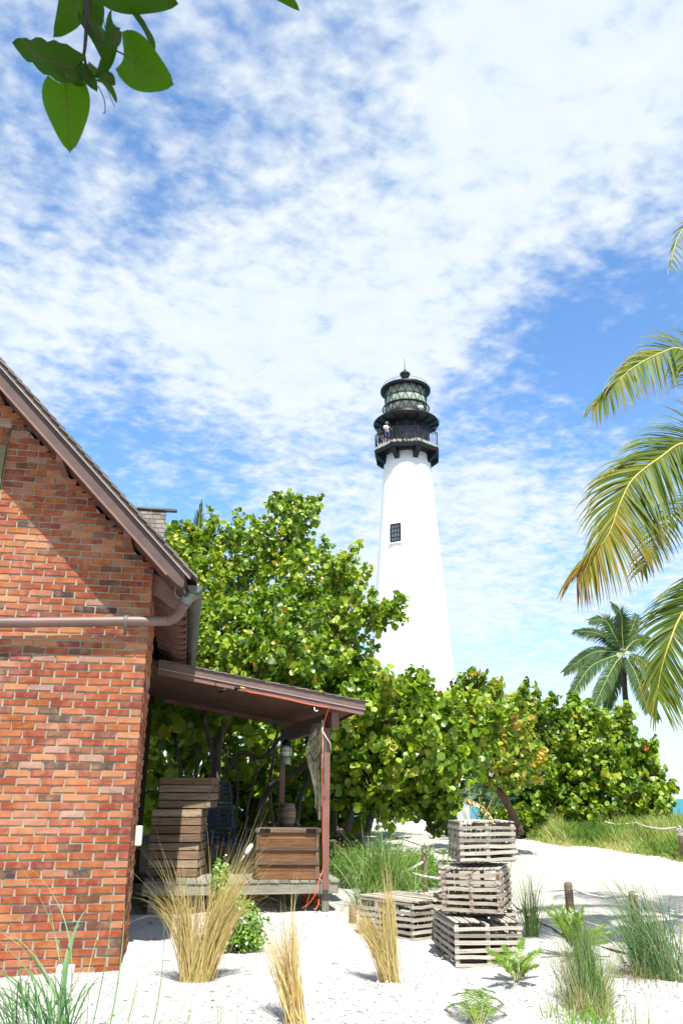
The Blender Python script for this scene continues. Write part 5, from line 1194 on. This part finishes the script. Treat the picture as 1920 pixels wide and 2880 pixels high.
# near left strappy grass
nb0 = G(150, 2960)
T = thing('strappy_grass', 'near strappy green grass at the bottom left corner', 'grass clump', (nb0[0], nb0[1], 0)); q = MB()
def lb(b0, via, tip, w, r, Y0, Y1_):
    p0, p1, p2 = at(*b0, Y0), at(*via, (Y0+Y1_)/2), at(*tip, Y1_); pts = [p0*(1-t_)**2+2*p1*t_*(1-t_)+p2*t_*t_ for t_ in np.linspace(0, 1, 14)]
    q.blade(pts, w, nrm(np.array([1, nr.normal(0, .3), nr.normal(0, .1)])), r=r, r1=min(1, r+.2))
for b0, via, tip, w in [((160, 2930), (180, 2600), (235, 2600), .02), ((170, 2930), (190, 2560), (262, 2550), .022), ((175, 2930), (230, 2650), (20, 2380), .010), ((180, 2930), (260, 2560), (60, 2420), .008), ((150, 2920), (180, 2700), (-40, 2600), .018), ((160, 2930), (160, 2780), (-30, 2620), .02),
    ((300, 2930), (355, 2690), (350, 2500), .012), ((250, 2930), (330, 2600), (310, 2490), .008), ((200, 2930), (130, 2640), (-20, 2610), .014), ((140, 2930), (60, 2680), (-60, 2760), .02), ((140, 2930), (40, 2720), (-60, 2800), .02), ((140, 2930), (30, 2700), (-60, 2720), .018),
    ((420, 2930), (470, 2740), (460, 2560), .008), ((290, 2930), (370, 2800), (400, 2735), .006), ((330, 2930), (380, 2830), (402, 2730), .006), ((265, 2930), (330, 2790), (465, 2850), .011), ((350, 2930), (395, 2720), (390, 2750), .006), ((200, 2930), (180, 2740), (130, 2500), .006), ((510, 2930), (512, 2700), (508, 2640), .003),
    ((220, 2930), (240, 2720), (290, 2590), .008), ((430, 2930), (450, 2830), (500, 2890), .008)]:
    lb(b0, via, tip, w*1.0, rng.uniform(.35, .8), 5.2, 5.6)
for i in range(95):
    bx = rng.gauss(110, 60); tx = bx+rng.gauss(-60, 110); ty = rng.gauss(2790, 50); lb((bx, 2960), ((bx+tx)/2+rng.gauss(0, 20), 2720+rng.gauss(0, 50)), (tx, ty), rng.uniform(.005, .013), rng.uniform(0, .6), 5.1+rng.uniform(-.2, .3), 5.4+rng.uniform(-.3, .3))
q.build('blades', MT['bluegreen'], T, world=True)
# thin stalks scattered
T = thing('grass_stalks', 'thin sparse grass stalks in front of the white sand at right', 'grass clump', G(1750, 2800)); q = MB()
for i in range(70):
    bx = rng.uniform(1540, 1930); by = rng.uniform(2700, 2870); Y = gr(bx, by)[1]; tp_ = (bx+rng.gauss(0, 50), by-rng.uniform(60, 260)); p0 = gr(bx, by); p2 = at(*tp_, Y); m = (p0+p2)/2+np.array([nr.normal(0, .04), 0, .06]); q.blade([p0*(1-t_)**2+2*m*t_*(1-t_)+p2*t_*t_ for t_ in np.linspace(0, 1, 8)], .0035, nrm(np.array([1, .2, 0])), r=rng.random())
q.build('blades', MT['wisp'], T, world=True)
# sea oat head above the top trap
T = thing('sea_oat_stalk', 'dry sea oat seed head arching above the top trap', 'sea oat', at(1388, 2330, 10)); q = MB()
P = cr_([at(1400, 2420, 10.2), at(1385, 2310, 10.2), at(1350, 2265, 10.2), at(1308, 2245, 10.2)], 8); q.tube(P, .0045, 5)
for i in range(8, len(P)):
    for k in range(3):
        d = nrm(np.array([nr.normal(0, .5), nr.normal(0, .5), -.8])); c = P[i]; q.hexa([c+d*.0+np.array(o_) for o_ in ((-.004, 0, 0), (.004, 0, 0), (.004, .006, 0), (-.004, .006, 0))]+[c+d*.055+np.array(o_) for o_ in ((-.009, 0, 0), (.009, 0, 0), (.009, .008, 0), (-.009, .008, 0))], rng.uniform(.6, .9))
q.build('seed_head', MT['dry'], T, world=True)
# leafy low shrubs
def shrub(label, blobs, leafR, mat, dens, petals=0, name='green_shrub', elong=False, group=None):
    px, py, Y = blobs[0][:3]; c = at(px, py, Y); T = thing(name, label, 'shrub', (c[0], c[1], gz(c[0], c[1])), group=group); P, Nn, Rr = [], [], []
    for b_ in blobs:
        c = at(*b_[:3]); t_ = b_[2]/ray(b_[0], b_[1])[1]; r = np.array([b_[3], max(b_[3], b_[4])*.8, b_[4]])*t_/FPX; n = int(dens*4*math.pi*(np.prod(r)**(2/3))); d = unit(n); rad = nr.uniform(.55, 1.05, n)*(1+.35*np.array([mn.noise(tuple(q_*2.5+b_[0])) for q_ in d])); P.append(c+d*rad[:, None]*r); Nn.append(d)
    P = np.concatenate(P); Nn = np.concatenate(Nn); P[:, 2] = np.maximum(P[:, 2], .03); n = len(P); nm = Nn*.6+np.array([0, -.1, .5])+unit(n)*.8; nm /= np.linalg.norm(nm, axis=1)[:, None]
    leafmesh('foliage', P, nm, unit(n), leafR*nr.uniform(.6, 1.2, n), nr.random(n), MT[mat], T, cup=.25)
    if petals:
        k = nr.choice(n, petals); fl_ = leafmesh('flowers', P[k]+Nn[k]*.03, Nn[k]*.5+np.array([0, -.5, .5]), unit(petals), np.full(petals, .011), nr.random(petals), MT['petal'], T); fl_['kind'] = 'stuff'
    q = MB(); c0 = np.array([at(*blobs[0][:3])[0], at(*blobs[0][:3])[1], 0.])
    for k in range(30): e = P[rng.randrange(n)]; q.tube([c0+nr.normal(0, .03, 3)*[1, 1, 0], (c0+e)/2+nr.normal(0, .03, 3), e], [.006, .004, .002], 5)
    q.build('stems', MT['bark_warm'], T, world=True); return T
shrub('light green leafy shrub with tiny white flowers behind the tallest dry tuft', [(665, 2600, 9.3, 75, 70), (700, 2640, 9.2, 50, 45), (640, 2560, 9.4, 50, 60), (620, 2480, 9.5, 28, 60)], .016, 'lime', 1500, petals=60)
def sprigs(label, pts, L, mat, name='rosemary_shrub', n=40, w=.006):
    T = thing(name, label, 'shrub', pts[0][:3]); q = MB()
    for (c, r_, k_) in [(np.array(p_[:3]), p_[3], p_[4]) for p_ in pts]:
        for i in range(k_):
            b_ = c+np.array([nr.normal(0, r_), nr.normal(0, r_*.6), 0]); d = nrm(np.array([nr.normal(0, .4), nr.normal(0, .3), 1])); l_ = L*rng.uniform(.6, 1.1)
            q.tube([b_, b_+d*l_*.8], .003, 3, r=.3)
            for j in range(n):
                p_ = b_+d*l_*(.15+.85*j/n); dd = nrm(d*.8+unit(1)[0]*.9); s_ = nrm(np.cross(dd, unit(1)[0])); ll = rng.uniform(.03, .055); q.blade([p_, p_+dd*ll*.5, p_+dd*ll], w, s_, r=rng.random())
    q.build('foliage', MT[mat], T, world=True); return T
def gp2(px, py, Y, r, k): p = at(px, py, Y); return (p[0], p[1], gz(p[0], p[1]), r, k)
sprigs('bright green feathery low shrub between the fountain grass and the path', [gp2(1130, 2400, 15.4, .45, 230), gp2(1200, 2420, 15.2, .30, 140), gp2(1060, 2400, 15.4, .4, 190), gp2(1000, 2400, 15.5, .3, 90)], .66, 'lime', w=.014)
sprigs('darker green feathery shrub behind the porch post', [gp2(955, 2400, 15.2, .22, 70), gp2(900, 2400, 16.0, .3, 40)], .75, 'green', w=.012)
# grassy bank
bk_ = strip('grass_bank', [tuple(gr(x, y)[:2]) for x, y in [(1500, 2360), (1580, 2372), (1650, 2377), (1750, 2386), (1850, 2405), (1930, 2417), (2100, 2446)]], [tuple(gr(x, y)[:2]*1.45) for x, y in [(1500, 2360), (1580, 2372), (1650, 2377), (1750, 2386), (1850, 2405), (1930, 2417), (2100, 2446)]], .0, MT['litter'], nu=40, nv=30)
for i_ in range(40):
    for j_ in range(30): v_ = bk_.data.vertices[i_*30+j_]; dd_ = math.hypot(v_.co.x, v_.co.y)*(1-1/(1+.45*j_/29)); v_.co.z += min(.42, dd_*.16)-.02
setp(bk_, 'low soil bank under the dune grass', None, None, 'structure')
T = thing('dune_grass', 'green and straw coloured grass bank beyond the path at right', None, (0, 0, 0), kind='stuff'); q = MB()
proj_x = lambda p: 960+FPX*((p-_C)@_R)/((p-_C)@_F)
e0 = [gr(x, y) for x, y in [(1490, 2362), (1580, 2374), (1650, 2379), (1750, 2388), (1850, 2408), (1930, 2420), (2100, 2450)]]
for i in range(15000):
    u = rng.random()*(len(e0)-1.001); k = int(u); p = e0[k]+(e0[k+1]-e0[k])*(u-k); s_ = rng.random()**1.3*6.0; d = nrm(np.array([p[0], p[1], 0])); p = p+d*s_+np.array([nr.normal(0, .08), nr.normal(0, .10), 0]); p[2] = gz(p[0], p[1])+min(.42, s_*.16)-.03
    h = rng.uniform(.12, .42)*(0.45+min(1, s_*1.2)*.8)*(1.15-.3*sstep(1500, 1700, proj_x(p)))*(1+.9*mn.noise((p[0]*1.4, p[1]*1.4, 2))); tn = mn.noise((p[0]*.8, p[1]*.8, 7)); c_ = min(1, max(0, .45+tn*1.0+rng.gauss(0, .18)))
    ln_ = np.array([rng.gauss(-.15, .35), rng.gauss(0, .3), 1]); ln_ = nrm(ln_); q.blade([p, p+ln_*h*.5, p+ln_*h+np.array([ln_[0]*.3*h, 0, -.12*h])], .022, nrm(np.array([1, rng.gauss(0, .3), 0])), r=c_)
q.build('blades', MT['bank'], T, world=True)['kind'] = 'stuff'
shrub('low leafy sea grape shoots at the left end of the grass bank', [(1590, 2338, 24.3, 60, 18), (1530, 2346, 24.6, 45, 14), (1660, 2340, 24.0, 50, 14), (1815, 2378, 21.4, 24, 12)], .06, 'lime', 60, name='low_shrub')
# litter: dry leaves and pebbles on the sand
def bits(name, label, spots, mk, mat, cat, group):
    for lab, c in spots:
        T = thing(name, lab, cat, c, rng.random()*3, group=group); mk(T)
def dryleaf(lab, px, py, s_):
    c = gr(px, py, .015); T = thing('fallen_leaf', lab, 'leaf', c, rng.random()*3, group='fallen leaves on the sand'); q = MB(); q.poly([(s_*math.cos(k*.785)*(1 if k % 2 else .8), s_*.7*math.sin(k*.785), .012*math.sin(k*2)) for k in range(8)]); q.build('blade', simple('dead_leaf', rgb('#7d6a34'), .8, bmp=0), T)
dryleaf('yellow brown fallen leaf in the shade between house and deck', 398, 2572, .085); dryleaf('small curled leaf in the house shade nearer the wall', 425, 2600, .04); dryleaf('small dark leaf on open sand left of the bottom coontie', 1164, 2800, .022)
pbm = simple('pebble', rgb('#8d857a'), .9)
for lab, px, py, s_ in (('grey pebble by the corner of the bottom trap', 1228, 2688, .03), ('second pebble just right of the corner pebble', 1243, 2698, .018), ('tan pebble on the sand near the bottom centre', 596, 2835, .012)):
    c = gr(px, py, .008); T = thing('pebble', lab, 'pebble', c); rock('stone', (0, 0, 0), s_, (1, .8, .7), T, pbm, rng.random()*9)
T = thing('twig_litter', 'fine dark twigs and dead stems scattered over the sand', None, (0, 0, 0), kind='stuff'); q = MB()
for i in range(420):
    y = 6.3+rng.random()**1.3*6; x = rng.uniform(-.42, .45)*y; a_ = rng.random()*6.28; l_ = rng.uniform(.015, .075); z_ = gz2(x, y)+.012; p_ = np.array([x, y, z_]); d_ = np.array([math.cos(a_), math.sin(a_), rng.uniform(-.05, .12)])
    q.tube([p_, p_+d_*l_*.5+np.array([0, 0, .004]), p_+d_*l_], rng.uniform(.0012, .0028), 4, smooth=False)
q.build('twigs', MT['bark_dark'], T)['kind'] = 'stuff'
T = thing('shell_gravel', 'coarse shell fragments scattered over the near sand', None, (0, 0, 0), kind='stuff'); q = MB()
for i in range(9000):
    y = 6.3+rng.random()**1.5*7; x = rng.uniform(-.45, .45)*y*1.02; s_ = rng.uniform(.004, .015); z_ = gz2(x, y)+s_*.3; a_ = rng.random()*3
    q.poly([(x+s_*math.cos(a_+k*1.257)*rng.uniform(.6, 1), y+s_*math.sin(a_+k*1.257)*rng.uniform(.6, 1), z_+rng.uniform(0, s_*.8)) for k in range(5)], r=rng.random())
gm_, t, b, o_ = newmat('shell_bits'); link(t, ramp(t, rndattr(t), [(0, (.7, .68, .64, 1)), (.6, (.6, .57, .52, 1)), (.85, (.35, .31, .26, 1)), (1, (.12, .10, .08, 1))]), b.inputs['Base Color']); b.inputs['Roughness'].default_value = .8
q.build('fragments', gm_, T)['kind'] = 'stuff'

# ================================================================== OVERHANGING BRANCH close to the camera
br = thing('sea_grape_branch', 'dark sea grape branch with big heart-shaped leaves hanging in at the top left', 'branch', at(235, 60, 2.2))
def heart(stem, tip, wid, tilt=0., Yd=0., fold=.25, r=.5, curl=.08, ragged=0, edge=None):
    """leaf with midrib from stem to tip"""
    a, b_ = stem, tip; T = b_-a; L = np.linalg.norm(T); T = T/L; view = nrm((a+b_)/2-_C); sd = nrm(np.cross(T, view)); nm = nrm(np.cross(sd, T))
    ca, sa = math.cos(tilt), math.sin(tilt); sd, nm = sd*ca+nm*sa, nm*ca-sd*sa
    q = MB(); nu, nv = 15, 12; W = wid/2; V = []
    for i in range(nu):
        u = i/(nu-1)
        wv = W*(math.sin(math.pi*min(1, (u*.93+.07))**.66)**.62)*(1-.15*u)*(1 if u < .999 else 0)
        for j in range(nv+1):
            v_ = -1+2*j/nv; rg_ = 1-ragged*abs(mn.noise((u*7, v_*5, r*9)))*abs(v_)**3
            V.append(a+T*(L*(u-.14*abs(v_)**1.5*(1-u)**2))+sd*wv*v_*rg_+nm*(-fold*abs(v_)*wv*.6+curl*L*math.sin(u*3.1)+.02*L*math.sin(6*u+3*v_))*(-1))
    b0 = len(q.v); q.v += [tuple(p) for p in V]; q.r += [r]*len(V)
    for i in range(nu-1):
        for j in range(nv):
            k = b0+i*(nv+1)+j; q.f.append((k, k+1, k+nv+2, k+nv+1)); q.mi.append(0); q.sm.append(True); q.uv += [(0, 0)]*4
    o2 = -nm*.0012
    q.tube([V[i*(nv+1)+nv//2]-nm*.0005 for i in range(nu)], np.linspace(.0016, .0004, nu), 5, mi=1)
    for i in (2, 4, 6, 8):
        for sg in (-1, 1):
            jj = [nv//2+sg*k for k in range(0, nv//2)]; q.tube([V[min(nu-1, i+int(k*.5))*(nv+1)+j_] for k, j_ in enumerate(jj)], np.linspace(.0009, .0003, len(jj)), 4, mi=1)
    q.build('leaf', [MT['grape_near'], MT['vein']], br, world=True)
c8 = lambda x, y, Y=2.2: at(x/1.823, y/1.823, Y)
PX = 2.2/2240*1.25/1.823
heart(c8(335, 425), c8(362, 782), 255*PX*1.0, r=.95, fold=.3)
heart(c8(390, 350, 2.15), c8(70, 215, 2.2), 215*PX, r=.25, tilt=.35, ragged=.5)
heart(c8(635, 280), c8(892, 432), 290*PX, r=.8, tilt=-.3)
heart(c8(400, -30, 2.25), c8(278, 192), 190*PX, r=.45, tilt=.3)
heart(c8(560, -75, 2.15), c8(915, 20), 250*PX, r=.35, tilt=.2)
heart(c8(700, 70), c8(785, 278), 120*PX, r=.3, tilt=1.1)
heart(c8(590, 130, 2.1), c8(490, 400, 2.1), 160*PX, r=.05, tilt=.9)
heart(c8(600, 150, 2.0), c8(560, 260, 2.0), 90*PX, r=.05, tilt=.5)
heart(c8(470, 110, 2.25), c8(540, 330, 2.25), 190*PX, r=.15, tilt=.8)
heart(c8(400, 340), c8(500, 470), 110*PX, r=.2, tilt=.4, ragged=.4)
heart(c8(450, 330, 2.3), c8(600, 525, 2.3), 90*PX, r=.5, tilt=.9)
heart(c8(540, 380, 2.15), c8(590, 440, 2.15), 70*PX, r=.1, tilt=.3)
heart(c8(340, 380, 2.1), c8(400, 420, 2.1), 70*PX, r=.1)
heart(c8(440, -40, 2.3), c8(500, 180, 2.3), 180*PX, r=.2, tilt=.3)
heart(c8(1340, -110, 2.3), c8(1535, 55, 2.3), 120*PX, r=.7, tilt=.3)
q = MB()
q.tube(cr_([c8(470, -500), c8(430, -150), c8(445, 60), c8(440, 200), c8(425, 300), c8(380, 360)], 6), np.linspace(.012, .004, 31), 8)
q.tube(cr_([c8(430, -60), c8(455, 120), c8(510, 200), c8(560, 240), c8(640, 282)], 6), np.linspace(.006, .003, 25), 7)
q.tube(cr_([c8(430, 280), c8(445, 340), c8(480, 400), c8(520, 420)], 6), np.linspace(.006, .003, 19), 7)
q.tube(cr_([c8(555, -20), c8(530, 40), c8(535, 120), c8(550, 190)], 6), .0015, 5); q.tube(cr_([c8(505, 440), c8(535, 510), c8(540, 570), c8(528, 582)], 6), .0018, 5); q.tube(cr_([c8(535, 410), c8(560, 480), c8(590, 552)], 6), .0012, 5)
q.tube(cr_([c8(470, -500), c8(900, -400), c8(1300, -250), c8(1345, -110)], 6), np.linspace(.010, .003, 19), 7)
q.build('twig', MT['bark_dark'], br, world=True)
# out-of-frame foliage of the same branch: shades the near leaves
SDn = np.array(SD)
ctr = at(300, 120, 2.2)+SDn*1.75
n = 900; P = ctr+unit(n)*nr.uniform(.1, 1, n)[:, None]**.5*np.array([1.0, .62, .5]); nm = unit(n)*.6+np.array([0, -.3, .8]); nm /= np.linalg.norm(nm, axis=1)[:, None]
ok = []
for p in P:
    d = p-_C; zf = d@_F; u = abs(d@_R)/max(zf, 1e-6)*FPX; v_ = (d@_U)/max(zf, 1e-6)*FPX; ok.append(zf < .05 or v_ > 1440+160)
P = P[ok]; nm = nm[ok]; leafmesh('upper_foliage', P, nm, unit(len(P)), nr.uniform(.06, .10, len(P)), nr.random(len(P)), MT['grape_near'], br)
q = MB(); q.tube(cr_([c8(470, -500), ctr*.5+c8(470, -500)*.5, ctr, ctr+np.array([-.8, -.3, .3])], 6), np.linspace(.012, .05, 19), 8); q.build('bough', MT['bark_dark'], br, world=True)
